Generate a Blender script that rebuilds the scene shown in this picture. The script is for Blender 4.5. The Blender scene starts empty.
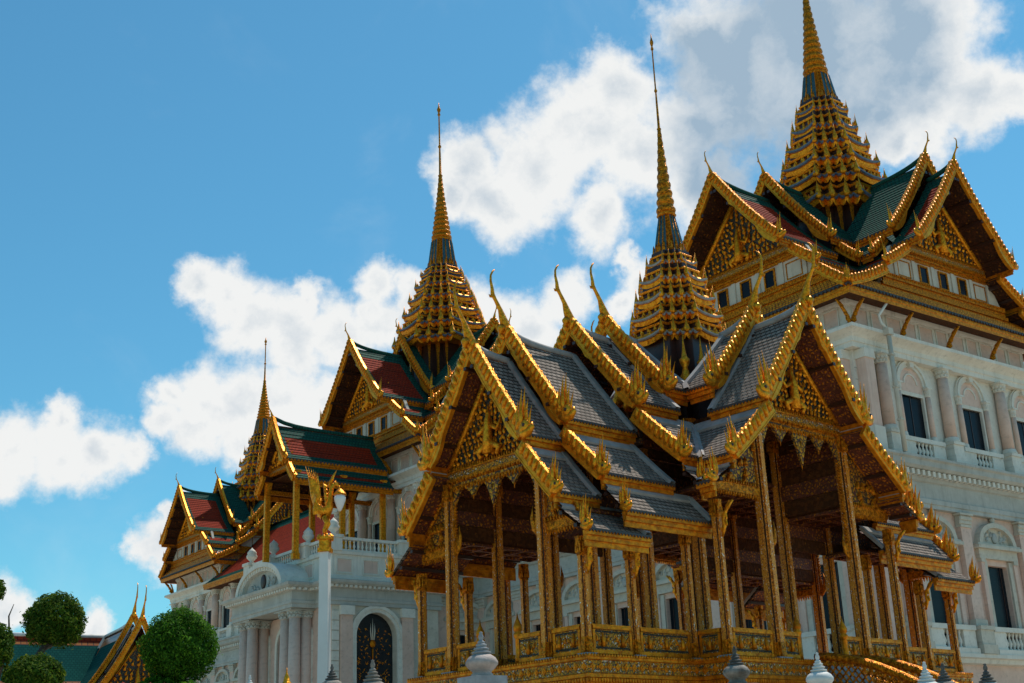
import bpy, bmesh, math, random
from mathutils import Matrix, Vector
from math import sin, cos, pi, radians, sqrt, atan2, hypot
random.seed(11)
SC = bpy.context.scene
COL = SC.collection

# ------------------------------------------------------------------ camera
PITCH, ROLL = 0.336778, -0.040572
Rv = Vector((1, 0, 0)); Fv = Vector((0, cos(PITCH), sin(PITCH))); Uv = Vector((0, -sin(PITCH), cos(PITCH)))
right = cos(ROLL) * Rv + sin(ROLL) * Uv
up = -sin(ROLL) * Rv + cos(ROLL) * Uv
cd = bpy.data.cameras.new('camera'); cam = bpy.data.objects.new('camera', cd); COL.objects.link(cam)
cd.sensor_width = 36; cd.lens = 45.0; cd.clip_start = 0.1; cd.clip_end = 6000
cam.matrix_world = Matrix(((right.x, up.x, -Fv.x, 0), (right.y, up.y, -Fv.y, 0), (right.z, up.z, -Fv.z, 1.6), (0, 0, 0, 1)))
SC.camera = cam

def pix(x, y):
    "direction through a photo pixel: only used to place clouds in the sky and to read distances"
    return (Fv * 1280 + right * (x - 512) + up * (341.5 - y)).normalized()

# ------------------------------------------------------------------ sun, exposure
SUN_AZ = radians(34); SUN_EL = radians(61)
sd = bpy.data.lights.new('sun', 'SUN'); sun = bpy.data.objects.new('sun', sd); COL.objects.link(sun)
sd.energy = 3.5; sd.angle = radians(0.5); sd.color = (1.0, 0.93, 0.82)
S = Vector((sin(SUN_AZ) * cos(SUN_EL), cos(SUN_AZ) * cos(SUN_EL), sin(SUN_EL)))
sun.rotation_euler = S.to_track_quat('Z', 'Y').to_euler(); sun.location = (20, -10, 90)
SC.view_settings.view_transform = 'Standard'; SC.view_settings.look = 'None'
SC.view_settings.exposure = 0.16; SC.view_settings.gamma = 1.0

# ------------------------------------------------------------------ sky with clouds
w = bpy.data.worlds.new('World'); SC.world = w; w.use_nodes = True
nt = w.node_tree; nt.nodes.clear()
class G:
    "small helper to write node trees as expressions"
    def __init__(s, nt): s.nt = nt
    def n(s, kind, **kw):
        nd = s.nt.nodes.new(kind)
        for k, v in kw.items(): setattr(nd, k, v)
        return nd
    def put(s, sock, v):
        if hasattr(v, 'is_output'): s.nt.links.new(v, sock)
        elif v is not None: sock.default_value = v
    def math(s, op, a, b=None, c=None, clamp=False):
        nd = s.n('ShaderNodeMath', operation=op, use_clamp=clamp)
        for i, v in enumerate((a, b, c)):
            if v is not None: s.put(nd.inputs[i], v)
        return nd.outputs[0]
    def vec(s, op, a, b=None, sc=None):
        nd = s.n('ShaderNodeVectorMath', operation=op)
        s.put(nd.inputs[0], a)
        if b is not None: s.put(nd.inputs[1], b)
        if sc is not None: s.put(nd.inputs['Scale'], sc)
        return nd.outputs['Value'] if op in ('DISTANCE', 'LENGTH', 'DOT_PRODUCT') else nd.outputs[0]
    def noise(s, vec, scale, detail=4, rough=0.55, dist=0.0, col=False):
        nd = s.n('ShaderNodeTexNoise'); s.put(nd.inputs['Vector'], vec)
        nd.inputs['Scale'].default_value = scale; nd.inputs['Detail'].default_value = detail
        nd.inputs['Roughness'].default_value = rough; nd.inputs['Distortion'].default_value = dist
        return nd.outputs['Color' if col else 'Fac']
    def voro(s, vec, scale, feature='F1', out='Distance'):
        nd = s.n('ShaderNodeTexVoronoi', feature=feature); s.put(nd.inputs['Vector'], vec)
        nd.inputs['Scale'].default_value = scale
        return nd.outputs[out]
    def ramp(s, fac, stops, interp='LINEAR'):
        nd = s.n('ShaderNodeValToRGB'); s.put(nd.inputs[0], fac); r = nd.color_ramp; r.interpolation = interp
        while len(r.elements) < len(stops): r.elements.new(0.5)
        for e, (p, c) in zip(r.elements, stops):
            e.position = p; e.color = (c, c, c, 1) if not hasattr(c, '__len__') else (*c[:3], 1)
        return nd.outputs[0]
    def mix(s, fac, a, b, mode='MIX'):
        nd = s.n('ShaderNodeMix', data_type='RGBA', blend_type=mode)
        s.put(nd.inputs[0], fac)
        for i, v in ((6, a), (7, b)):
            if not hasattr(v, 'is_output'): v = (*v[:3], 1)
            s.put(nd.inputs[i], v)
        return nd.outputs[2]
    def mrange(s, v, a, b, c=0.0, d=1.0, smooth=True):
        nd = s.n('ShaderNodeMapRange'); nd.interpolation_type = 'SMOOTHSTEP' if smooth else 'LINEAR'
        for i, q in enumerate((v, a, b, c, d)): s.put(nd.inputs[i], q)
        return nd.outputs[0]
g = G(nt)
sky = g.n('ShaderNodeTexSky', sky_type='NISHITA'); sky.sun_disc = False
sky.sun_elevation = SUN_EL; sky.sun_rotation = SUN_AZ; sky.altitude = 0; sky.air_density = 1.1; sky.dust_density = 0.25; sky.ozone_density = 1.6
dirv = g.n('ShaderNodeTexCoord').outputs['Generated']
# cumulus: centre and radius in degrees-of-arc terms, given as (x, y, r) read off the photograph
WHITE = [(470,170,38),(500,200,42),(540,175,60),(585,130,62),(610,90,46),(640,165,70),(690,120,60),(740,60,95),(820,60,110),(900,40,100),(700,190,55),
         (600,220,40),(450,200,22),(880,110,45),(930,110,50),(985,95,45),(1015,100,30),(940,70,45),(900,140,20),
         (625,262,16),(638,285,24),(620,300,18),
         (195,285,26),(225,295,36),(255,320,40),(290,330,44),(330,330,40),(370,322,34),(380,292,26),(415,300,28),(440,325,30),(490,320,34),(530,330,42),(560,300,30),(310,300,22),
         (170,395,26),(200,400,42),(240,405,52),(285,400,48),(320,400,34),(190,432,34),(165,425,24),(240,440,34),(290,440,22),
         (20,455,34),(60,425,22),(65,455,42),(100,455,36),(125,455,22),(0,475,30),
         (160,520,14),(150,545,26),(165,565,26),(130,550,16),(175,500,12),(0,600,26),(90,632,20)]
GREY = [(760,110,95),(830,40,110),(700,60,45),(740,170,60),(800,170,60),(880,30,60)]
wn = g.noise(dirv, 9, 4, 0.55, 0, col=True)
warp = g.vec('ADD', dirv, g.vec('SCALE', g.vec('SUBTRACT', wn, (0.5, 0.5, 0.5)), sc=0.050))
wn2 = g.noise(dirv, 34, 6, 0.65, 0, col=True)
warp = g.vec('ADD', warp, g.vec('SCALE', g.vec('SUBTRACT', wn2, (0.5, 0.5, 0.5)), sc=0.028))
def field(blobs):
    acc = None
    for (x, y, r) in blobs:
        d = g.vec('DISTANCE', warp, tuple(pix(x, y)))
        f = g.math('MULTIPLY_ADD', d, -1280.0 / (r * 1.25) * 0.95, 1.0)
        acc = f if acc is None else g.math('SMOOTH_MAX', acc, f, 0.12)
    return acc
fw = field(WHITE); fg = field(GREY)
fb = g.noise(dirv, 26, 9, 0.62)
fb2 = g.noise(dirv, 7, 5, 0.6, 0.4)
den = g.math('ADD', fw, g.math('MULTIPLY_ADD', fb, 1.15, -0.58))
den = g.math('ADD', den, g.math('MULTIPLY_ADD', fb2, 0.5, -0.25))
mask = g.mrange(den, 0.05, 0.56)
thin = g.mrange(g.noise(dirv, 6, 7, 0.6, 0.6), 0.55, 0.85, 0.0, 0.12)
mask = g.math('MAXIMUM', mask, thin)
mask = g.math('MULTIPLY', mask, g.mrange(g.n('ShaderNodeSeparateXYZ').outputs[2], 0, 1, 1, 1)) if False else mask
shade = g.math('ADD', g.mrange(fg, 0.0, 0.55, 0, 1.0), g.mrange(den, 0.50, 1.25, 0, 0.60))
shade = g.math('ADD', g.math('MULTIPLY', shade, 0.92), g.math('MULTIPLY_ADD', g.noise(warp, 13, 7, 0.62), 1.5, -0.80), clamp=True)
SKYK = 0.10
skyc = g.mix(1.0, sky.outputs[0], (0.48, 1.03, 1.09), 'MULTIPLY')
cl = g.mix(shade, (7.9, 8.0, 7.95), (3.1, 4.2, 5.3))
out = g.mix(mask, skyc, cl)
bg = g.n('ShaderNodeBackground'); g.put(bg.inputs[0], out); bg.inputs[1].default_value = SKYK
g.nt.links.new(bg.outputs[0], g.n('ShaderNodeOutputWorld').inputs[0])

# ------------------------------------------------------------------ materials
def material(name, fn, rough=0.6, metal=0.0, spec=0.5):
    m = bpy.data.materials.new(name); m.use_nodes = True
    t = m.node_tree; b = t.nodes['Principled BSDF']
    b.inputs['Roughness'].default_value = rough; b.inputs['Metallic'].default_value = metal
    b.inputs['Specular IOR Level'].default_value = spec
    g = G(t); g.b = b; g.obj = g.n('ShaderNodeTexCoord').outputs['Object']; g.uv = g.n('ShaderNodeTexCoord').outputs['UV']
    def bump(h, s, d=0.02):
        nd = g.n('ShaderNodeBump'); nd.inputs['Strength'].default_value = s; nd.inputs['Distance'].default_value = d
        g.put(nd.inputs['Height'], h); t.links.new(nd.outputs[0], b.inputs['Normal'])
    g.bump = bump
    c = fn(g)
    g.put(b.inputs['Base Color'], c if hasattr(c, 'is_output') else (*c, 1))
    return m
def f_gold(base, dark, sc=9.0, k=0.6, glint=False):
    def fn(g):
        n = g.noise(g.obj, sc, 5, 0.65)
        v = g.voro(g.obj, sc * 2.2)
        h = g.math('ADD', g.math('MULTIPLY', n, 0.8), g.math('MULTIPLY', v, -0.8))
        g.bump(h, k, 0.04)
        c = g.mix(g.mrange(n, 0.33, 0.66), dark, base)
        g.put(g.b.inputs['Roughness'], g.mrange(g.noise(g.obj, sc * 3, 3), 0.3, 0.7, 0.34, 0.55))
        return c
    return fn
def f_carved(gold, ground, sc, thr=0.32, glints=0.0):
    def fn(g):
        v = g.voro(g.obj, sc, 'DISTANCE_TO_EDGE'); n = g.noise(g.obj, sc * 1.1, 4, 0.6, 1.8)
        k = g.math('ADD', g.math('MULTIPLY', v, 1.1), g.math('MULTIPLY_ADD', n, 0.9, -0.36))
        m = g.mrange(k, thr - 0.12, thr + 0.06)
        cellc = g.voro(g.obj, sc * 1.7, 'F1', 'Color')
        sep = g.n('ShaderNodeSeparateColor'); g.put(sep.inputs[0], cellc)
        gr = g.mix(g.ramp(sep.outputs[0], [(0.0, 0.0), (0.55, 0.0), (0.6, 1.0)], 'CONSTANT'), ground[0], ground[1])
        gl = g.mrange(sep.outputs[1], 0.93 - glints, 0.95 - glints)
        c = g.mix(m, gr, g.mix(g.math('MULTIPLY', gl, 0.9 if glints else 0.0), g.mix(g.noise(g.obj, 3, 2), gold, tuple(x * 0.7 for x in gold)), (0.8, 0.75, 0.6)))
        g.bump(k, 0.75, 0.05)
        g.put(g.b.inputs['Metallic'], g.math('MULTIPLY', m, 0.75))
        return c
    return fn
GOLD = (0.86, 0.295, 0.013)
def f_inlay(bg, sc=26.0, glint=0.05):
    "gilded and glass-inlaid pillar face: rows of small lozenges, a few bright chips of mirror"
    def fn(g):
        mp = g.n('ShaderNodeMapping'); g.put(mp.inputs[0], g.obj); mp.inputs['Scale'].default_value = (1, 1, 0.7)
        c1 = g.voro(mp.outputs[0], sc, 'F1', 'Color'); sep = g.n('ShaderNodeSeparateColor'); g.put(sep.inputs[0], c1)
        e = g.voro(mp.outputs[0], sc, 'DISTANCE_TO_EDGE')
        ch = g.ramp(sep.outputs[0], [(0, bg), (0.42, (0.85, 0.30, 0.014)), (0.74, (0.38, 0.07, 0.012)), (0.86, (0.95, 0.42, 0.04))], 'CONSTANT')
        ch = g.mix(g.mrange(sep.outputs[1], 1 - glint - 0.01, 1 - glint), ch, (0.85, 0.80, 0.68))
        c = g.mix(g.mrange(e, 0.03, 0.10), (0.62, 0.195, 0.010), ch)
        g.bump(e, 0.5, 0.02)
        return c
    return fn
def f_noise(a, b, sc=2.0, bumpk=0.15, streak=False):
    def fn(g):
        vec = g.obj
        n = g.noise(vec, sc, 6, 0.65)
        c = g.mix(g.mrange(n, 0.3, 0.75), a, b)
        if streak:
            mp = g.n('ShaderNodeMapping'); g.put(mp.inputs[0], g.obj); mp.inputs['Scale'].default_value = (1.6, 1.6, 0.12)
            st = g.mrange(g.noise(mp.outputs[0], 2.2, 6, 0.7), 0.48, 0.80, 0, 0.60)
            c = g.mix(st, c, tuple(x * 0.50 for x in a))
        g.bump(g.noise(vec, sc * 9, 4), bumpk, 0.02)
        return c
    return fn
def f_tile(a, b, tw, th, mortar=(0.02, 0.02, 0.02), k=0.5):
    def fn(g):
        br = g.n('ShaderNodeTexBrick'); g.put(br.inputs['Vector'], g.uv)
        br.inputs['Color1'].default_value = (*a, 1); br.inputs['Color2'].default_value = (*b, 1); br.inputs['Mortar'].default_value = (*mortar, 1)
        br.inputs['Scale'].default_value = 1.0; br.inputs['Brick Width'].default_value = tw; br.inputs['Row Height'].default_value = th
        br.inputs['Mortar Size'].default_value = tw * 0.12; br.inputs['Mortar Smooth'].default_value = 0.6; br.offset = 0.5
        n = g.noise(g.obj, 1.3, 6, 0.7)
        c = g.mix(g.mrange(n, 0.35, 0.8, 0, 0.65), br.outputs[0], tuple(x * 0.55 for x in a))
        g.bump(br.outputs[1], -k, 0.02)
        return c
    return fn
M = {}
M['gold'] = material('gilded', f_gold(GOLD, (0.26, 0.072, 0.004), 11, 0.7), 0.30, 0.72, 0.15)
M['bright'] = material('bright_gilded', f_gold((1.0, 0.42, 0.024), (0.58, 0.18, 0.008), 9, 0.35), 0.32, 0.75, 0.15)
M['plain'] = material('smooth_gilded_board', f_gold((1.0, 0.41, 0.024), (0.70, 0.235, 0.010), 5, 0.18), 0.3, 0.7, 0.15)
M['fascia'] = material('gilded_eave_board', f_gold((0.86, 0.285, 0.012), (0.46, 0.125, 0.006), 6, 0.3), 0.38, 0.6, 0.15)
M['carved'] = material('gilt_carving_on_dark', f_carved((0.88, 0.40, 0.03), ((0.02, 0.02, 0.012), (0.10, 0.015, 0.008)), 9, 0.27), 0.42)
M['mosaic'] = material('gilt_mosaic', f_carved((0.85, 0.40, 0.035), ((0.03, 0.04, 0.02), (0.14, 0.03, 0.010)), 14, 0.22, 0.05), 0.4)
M['pedground'] = material('dark_glass_mosaic', f_carved((0.55, 0.26, 0.03), ((0.015, 0.035, 0.028), (0.05, 0.02, 0.012)), 12, 0.46), 0.4)
M['mirror'] = material('mirror_mosaic', f_carved((0.42, 0.30, 0.10), ((0.015, 0.03, 0.02), (0.03, 0.03, 0.03)), 22, 0.5, 0.12), 0.3)
M['inlay'] = material('inlaid_gilt', f_inlay((0.80, 0.265, 0.011), 44, 0.04), 0.40, 0.3)
M['inlay_dark'] = material('inlaid_brown', f_inlay((0.17, 0.040, 0.010), 44, 0.015), 0.45, 0.2)
M['lacquer'] = material('dark_lacquer', f_noise((0.035, 0.012, 0.008), (0.06, 0.02, 0.01), 5), 0.4)
M['soffit'] = material('red_stencilled_soffit', f_carved((0.75, 0.28, 0.02), ((0.10, 0.020, 0.007), (0.17, 0.034, 0.010)), 10, 0.40), 0.55)
M['soffit_brown'] = material('brown_coffered_soffit', f_carved((0.40, 0.16, 0.02), ((0.045, 0.018, 0.010), (0.075, 0.026, 0.012)), 5, 0.50), 0.6, 0, 0.1)
M['ceiling'] = material('dark_red_ceiling', f_carved((0.55, 0.21, 0.02), ((0.075, 0.026, 0.009), (0.12, 0.040, 0.012)), 7, 0.62), 0.65, 0, 0.1)
M['slate'] = material('grey_tin_tiles', f_tile((0.36, 0.285, 0.232), (0.20, 0.157, 0.128), 0.16, 0.15, (0.03, 0.026, 0.022), 0.6), 0.8, 0.0, 0.08)
M['ridge'] = material('grey_ridge_mortar', f_noise((0.42, 0.395, 0.37), (0.28, 0.26, 0.24), 3), 0.6, 0.0, 0.2)
M['tiledge'] = material('tile_ends', f_noise((0.035, 0.030, 0.028), (0.06, 0.05, 0.045), 6), 0.5)
M['blueedge'] = material('slate_blue_glaze', f_noise((0.15, 0.18, 0.235), (0.08, 0.10, 0.14), 5), 0.35)
M['redtile'] = material('red_glazed_tiles', f_tile((0.40, 0.042, 0.014), (0.30, 0.030, 0.012), 0.26, 0.24, (0.10, 0.015, 0.01), 0.4), 0.75, 0, 0.05)
M['greentile'] = material('green_glazed_tiles', f_tile((0.020, 0.115, 0.080), (0.015, 0.085, 0.062), 0.26, 0.24, (0.01, 0.02, 0.02), 0.4), 0.7, 0, 0.05)
M['orangetile'] = material('orange_glazed_tiles', f_tile((0.55, 0.16, 0.02), (0.45, 0.12, 0.02), 0.26, 0.24, (0.1, 0.03, 0.01), 0.4), 0.3)
M['white'] = material('white_stucco', f_noise((0.70, 0.64, 0.535), (0.82, 0.765, 0.66), 0.9, 0.25, True), 0.7, 0, 0.08)
M['cream'] = material('aged_cream_stucco', f_noise((0.55, 0.485, 0.385), (0.68, 0.615, 0.50), 0.8, 0.25, True), 0.7, 0, 0.08)
M['pink'] = material('pink_stucco', f_noise((0.70, 0.475, 0.37), (0.80, 0.58, 0.465), 1.0, 0.2, True), 0.7, 0, 0.08)
M['bluegrey'] = material('blue_grey_stucco', f_noise((0.42, 0.41, 0.36), (0.54, 0.53, 0.475), 1.0, 0.2, True), 0.7, 0, 0.08)
M['glass'] = material('dark_window', f_noise((0.006, 0.009, 0.013), (0.014, 0.018, 0.024), 0.5, 0.0), 0.25, 0, 0.12)
M['door'] = material('black_lacquer_door', f_noise((0.006, 0.010, 0.014), (0.010, 0.016, 0.022), 1.0, 0.05), 0.22)
M['stone'] = material('weathered_stone', f_noise((0.10, 0.075, 0.055), (0.34, 0.29, 0.24), 4.5, 0.5, True), 0.8)
M['marble'] = material('white_marble', f_noise((0.62, 0.59, 0.54), (0.80, 0.77, 0.72), 3, 0.2, True), 0.6)
M['pinkmarble'] = material('banded_pink_stone', f_noise((0.30, 0.23, 0.20), (0.56, 0.44, 0.38), 5, 0.3, True), 0.7)
M['greystone'] = material('grey_plinth_stone', f_noise((0.24, 0.24, 0.245), (0.40, 0.40, 0.41), 4, 0.3, True), 0.7)
M['dkmetal'] = material('dark_grey_crown_stone', f_noise((0.045, 0.038, 0.032), (0.16, 0.14, 0.12), 7, 0.4), 0.7)
M['post'] = material('white_painted_post', f_noise((0.70, 0.67, 0.62), (0.80, 0.77, 0.72), 1.2, 0.05), 0.45)
M['lampglass'] = material('opal_glass', lambda g: (0.80, 0.76, 0.72), 0.15)
M['teal'] = material('teal_mirror_glass', f_carved((0.45, 0.20, 0.02), ((0.012, 0.055, 0.075), (0.02, 0.075, 0.085)), 6.0, 0.62), 0.3)
M['ground'] = material('courtyard_paving', f_noise((0.38, 0.325, 0.25), (0.47, 0.41, 0.32), 0.3, 0.1), 0.8)
M['bark'] = material('bark', f_noise((0.075, 0.052, 0.036), (0.13, 0.10, 0.075), 9, 0.6), 0.9)
def f_leaf(a, b, c):
    def fn(g):
        o = g.n('ShaderNodeNewGeometry')
        r = o.outputs['Random Per Island']
        tr = g.b.inputs['Transmission Weight']
        return g.ramp(r, [(0.0, a), (0.5, b), (0.9, c), (1.0, tuple(x * 1.5 for x in c))])
    return fn
M['leaf'] = material('topiary_leaf', f_leaf((0.022, 0.080, 0.006), (0.050, 0.150, 0.010), (0.120, 0.26, 0.016)), 0.7, 0, 0.12)
M['leaf2'] = material('olive_leaf', f_leaf((0.024, 0.068, 0.006), (0.055, 0.125, 0.010), (0.15, 0.20, 0.018)), 0.7, 0, 0.12)
for k_ in ('leaf', 'leaf2'):                                   # light passes through thin leaves
    t_ = M[k_].node_tree; b_ = t_.nodes['Principled BSDF']; o_ = t_.nodes['Material Output']
    tr_ = t_.nodes.new('ShaderNodeBsdfTranslucent'); mx_ = t_.nodes.new('ShaderNodeMixShader'); mx_.inputs[0].default_value = 0.4
    t_.links.new(b_.inputs['Base Color'].links[0].from_socket, tr_.inputs[0])
    t_.links.new(b_.outputs[0], mx_.inputs[1]); t_.links.new(tr_.outputs[0], mx_.inputs[2]); t_.links.new(mx_.outputs[0], o_.inputs[0])
M['hallgreen'] = material('matt_green_tiles', f_tile((0.018, 0.105, 0.086), (0.013, 0.080, 0.070), 0.16, 0.13, (0.010, 0.05, 0.045), 0.3), 0.95, 0, 0.02)
M['flower'] = material('red_petals', lambda g: (0.50, 0.03, 0.04), 0.6)

# ------------------------------------------------------------------ mesh builder
T = Matrix.Translation
def RZ(a): return Matrix.Rotation(a, 4, 'Z')
def RX(a): return Matrix.Rotation(a, 4, 'X')
def RY(a): return Matrix.Rotation(a, 4, 'Y')
def SC3(x, y, z): return Matrix.Diagonal((x, y, z, 1))
P_YZ = Matrix(((0, 0, 1, 0), (1, 0, 0, 0), (0, 1, 0, 0), (0, 0, 0, 1)))     # outline in (y, z), thickness along x
P_XZ = Matrix(((1, 0, 0, 0), (0, 0, -1, 0), (0, 1, 0, 0), (0, 0, 0, 1)))    # outline in (x, z), thickness along -y
class MB:
    def __init__(s): s.v = []; s.f = []; s.m = []; s.s = []; s.uv = {}
    def add(s, vs, fs, mi=0, M=None, smooth=False, uvs=None):
        o = len(s.v)
        if M is not None: vs = [M @ Vector(p) for p in vs]
        s.v.extend([tuple(p) for p in vs])
        for k, f in enumerate(fs):
            if uvs: s.uv[len(s.f)] = uvs[k]
            s.f.append([i + o for i in f]); s.m.append(mi[k] if isinstance(mi, list) else mi); s.s.append(smooth)
        return s
    def box(s, x0, x1, y0, y1, z0, z1, mi=0, M=None):
        v = [(x0,y0,z0),(x1,y0,z0),(x1,y1,z0),(x0,y1,z0),(x0,y0,z1),(x1,y0,z1),(x1,y1,z1),(x0,y1,z1)]
        return s.add(v, [(0,3,2,1),(4,5,6,7),(0,1,5,4),(1,2,6,5),(2,3,7,6),(3,0,4,7)], mi, M)
    def prism(s, pts, t0, t1, mi=0, M=None):
        n = len(pts); v = [(x, y, t0) for x, y in pts] + [(x, y, t1) for x, y in pts]
        f = [list(range(n))[::-1], list(range(n, 2 * n))] + [(i, (i + 1) % n, n + (i + 1) % n, n + i) for i in range(n)]
        return s.add(v, f, mi, M)
    def pillow(s, pts, t, mi=0, M=None, b=0.35):
        "outline with a raised, bevelled front and back, for carved pieces"
        n = len(pts); cx = sum(p[0] for p in pts) / n; cy = sum(p[1] for p in pts) / n
        q = [(cx + (x - cx) * (1 - b), cy + (y - cy) * (1 - b)) for x, y in pts]
        v = [(x, y, -t) for x, y in q] + [(x, y, 0) for x, y in pts] + [(x, y, t) for x, y in q]
        f = [list(range(n))[::-1], list(range(2 * n, 3 * n))]
        for k in (0, n): f += [(k + i, k + (i + 1) % n, k + n + (i + 1) % n, k + n + i) for i in range(n)]
        return s.add(v, f, mi, M)
    def loft(s, loops, mi=0, M=None, cap0=True, cap1=True, smooth=False, mis=None):
        n = len(loops[0]); v = [p for l in loops for p in l]; f = []; m = []
        for k in range(len(loops) - 1):
            for i in range(n):
                j = (i + 1) % n
                f.append((k * n + i, k * n + j, (k + 1) * n + j, (k + 1) * n + i)); m.append(mis(k, i) if mis else mi)
        if cap0: f.append(list(range(n))[::-1]); m.append(mis(0, 0) if mis else mi)
        if cap1: f.append([(len(loops) - 1) * n + i for i in range(n)]); m.append(mis(len(loops) - 2, 0) if mis else mi)
        return s.add(v, f, m, M, smooth)
    def lathe(s, prof, n=12, mi=0, M=None, smooth=True, mis=None):
        loops = [[(max(r, 1e-4) * cos(2 * pi * i / n), max(r, 1e-4) * sin(2 * pi * i / n), z) for i in range(n)] for r, z in prof]
        return s.loft(loops, mi, M, smooth=smooth, mis=mis)
    def tube(s, pts, rads, n=6, mi=0, M=None, flat=1.0, ref=(1, 0, 0), smooth=True):
        "swept tube; flat scales the section along ref"
        pts = [Vector(p) for p in pts]; loops = []; ref = Vector(ref)
        for i, p in enumerate(pts):
            d = (pts[min(i + 1, len(pts) - 1)] - pts[max(i - 1, 0)]).normalized()
            a = (ref - d * ref.dot(d))
            if a.length < 1e-3: a = Vector((0, 1, 0)) - d * d.y
            a.normalize(); b = d.cross(a); r = rads[i]
            loops.append([p + a * (cos(2 * pi * k / n) * r * flat) + b * (sin(2 * pi * k / n) * r) for k in range(n)])
        return s.loft(loops, mi, M, smooth=smooth)
    def ball(s, c, rx, ry, rz, nu=10, nv=6, mi=0, M=None):
        pr = [(sin(pi * k / nv), -cos(pi * k / nv)) for k in range(nv + 1)]
        return s.lathe(pr, nu, mi, (M or Matrix()) @ T(c) @ SC3(rx, ry, rz))
    def mesh(s, name, mats):
        me = bpy.data.meshes.new(name); me.from_pydata(s.v, [], s.f)
        for m in mats: me.materials.append(m)
        me.polygons.foreach_set('material_index', s.m); me.polygons.foreach_set('use_smooth', s.s)
        if s.uv:
            ul = me.uv_layers.new(name='UVMap')
            for fi, uv in s.uv.items():
                st = me.polygons[fi].loop_start
                for k, q in enumerate(uv): ul.data[st + k].uv = q
        bm = bmesh.new(); bm.from_mesh(me); bmesh.ops.recalc_face_normals(bm, faces=bm.faces); bm.to_mesh(me); bm.free()
        return me
    def build(s, name, mats, parent=None, M=None):
        return link(name, s.mesh(name, mats), parent, M)
def link(name, me, parent=None, M=None):
    o = bpy.data.objects.new(name, me); COL.objects.link(o)
    if parent: o.parent = parent
    if M is not None: o.matrix_local = M
    return o
def thing(name, label, cat, loc=(0, 0, 0), rz=0.0, group=None):
    o = bpy.data.objects.new(name, None); COL.objects.link(o); o.location = loc; o.rotation_euler = (0, 0, rz); o.empty_display_size = 0.3
    o['label'] = label; o['category'] = cat
    if group: o['group'] = group
    return o
def tag(o, label, cat, group=None):
    o['label'] = label; o['category'] = cat
    if group: o['group'] = group
    return o
def offset_poly(poly, d):
    "offset a counter-clockwise rectilinear polygon outwards"
    n = len(poly); r = []
    for i in range(n):
        a, b, c = poly[i - 1], poly[i], poly[(i + 1) % n]
        e1 = Vector((b[0] - a[0], b[1] - a[1])).normalized(); e2 = Vector((c[0] - b[0], c[1] - b[1])).normalized()
        n1 = Vector((e1.y, -e1.x)); n2 = Vector((e2.y, -e2.x))
        k = (n1 + n2) / (1 + n1.dot(n2))
        r.append((b[0] + k.x * d, b[1] + k.y * d))
    return r
def rings(mb, poly, prof, mi=0, M=None, mis=None, cap0=False, cap1=False):
    mb.loft([[(x, y, z) for x, y in offset_poly(poly, d)] for d, z in prof], mi, M, cap0, cap1, mis=mis)

# ------------------------------------------------------------------ Thai roof pieces
def flame_outline(w, h, lean=0.15):
    "leaf flame standing on the x axis, tip up"
    return [(-w * .5, 0), (-w * .62, h * .22), (-w * .42, h * .48), (-w * .10 + lean * h * .5, h * .75), (lean * h, h), (w * .18 + lean * h * .4, h * .72), (w * .5, h * .42), (w * .58, h * .18), (w * .5, 0)]
def horn_mesh(h):
    "chofa: swelling breast at the foot, long neck leaning out, beak knob, hooked tip. x is outwards."
    m = MB()
    p = [(-.10, 0, -.10), (-.02, 0, .04), (.05, 0, .20), (.10, 0, .34), (.19, 0, .48), (.245, 0, .56), (.25, 0, .66), (.275, 0, .78), (.27, 0, .88), (.225, 0, .96), (.18, 0, 1.0)]
    r = [.085, .10, .072, .042, .033, .040, .030, .023, .019, .016, .005]
    m.tube([(a * h, b, c * h) for a, b, c in p], [q * h for q in r], 8, 0, None, 0.72, (0, 1, 0))
    m.tube([(.225 * h, 0, .545 * h), (.30 * h, 0, .52 * h), (.325 * h, 0, .55 * h)], [.036 * h, .022 * h, .004], 6, 0, None, .8, (0, 1, 0))
    m.tube([(.05 * h, 0, .05 * h), (.11 * h, 0, .01 * h), (.10 * h, 0, -.06 * h)], [.075 * h, .06 * h, .03 * h], 7, 0, None, .8, (0, 1, 0))
    return m
def naga_mesh(h, many=True):
    "hang hong: curled naga head with a crest of flames. y is outwards, z up, flat in x."
    m = MB()
    m.ball((0, .04 * h, .08 * h), .11 * h, .20 * h, .19 * h, 9, 6)
    m.tube([(0, -.18 * h, .02 * h), (0, .0, -.08 * h), (0, .20 * h, -.07 * h), (0, .31 * h, .03 * h), (0, .30 * h, .13 * h)], [.10 * h, .13 * h, .11 * h, .075 * h, .03 * h], 7, 0, None, .8)
    fl = [(-.10, .15, .72, .02), (.02, .155, 1.0, .08), (.15, .12, .66, .13), (.26, .09, .46, .17)] if many else [(-.04, .17, .8, .06), (.10, .15, 1.0, .12)]
    for i, (y0, wd, ht, ln) in enumerate(fl):
        for sx in ((-.055, .055) if many and i < 2 else (0,)):
            pts = [(sx * h, (y0 + ln * (-.5 + 1.6 * t) * (1 - .6 * t) - .05 * sin(pi * t)) * h, (.10 + ht * t) * h) for t in (0, .2, .4, .6, .8, 1)]
            k = .92 if sx > 0 else 1
            m.tube([(a, b, c * k) for a, b, c in pts], [wd * .40 * h, wd * .52 * h, wd * .42 * h, wd * .27 * h, wd * .13 * h, .003], 6, 0, None, .62)
    m.ball((.085 * h, .10 * h, .10 * h), .05 * h, .05 * h, .05 * h, 6, 4, 1)
    m.ball((-.085 * h, .10 * h, .10 * h), .05 * h, .05 * h, .05 * h, 6, 4, 1)
    return m
_cache = {}
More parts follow.
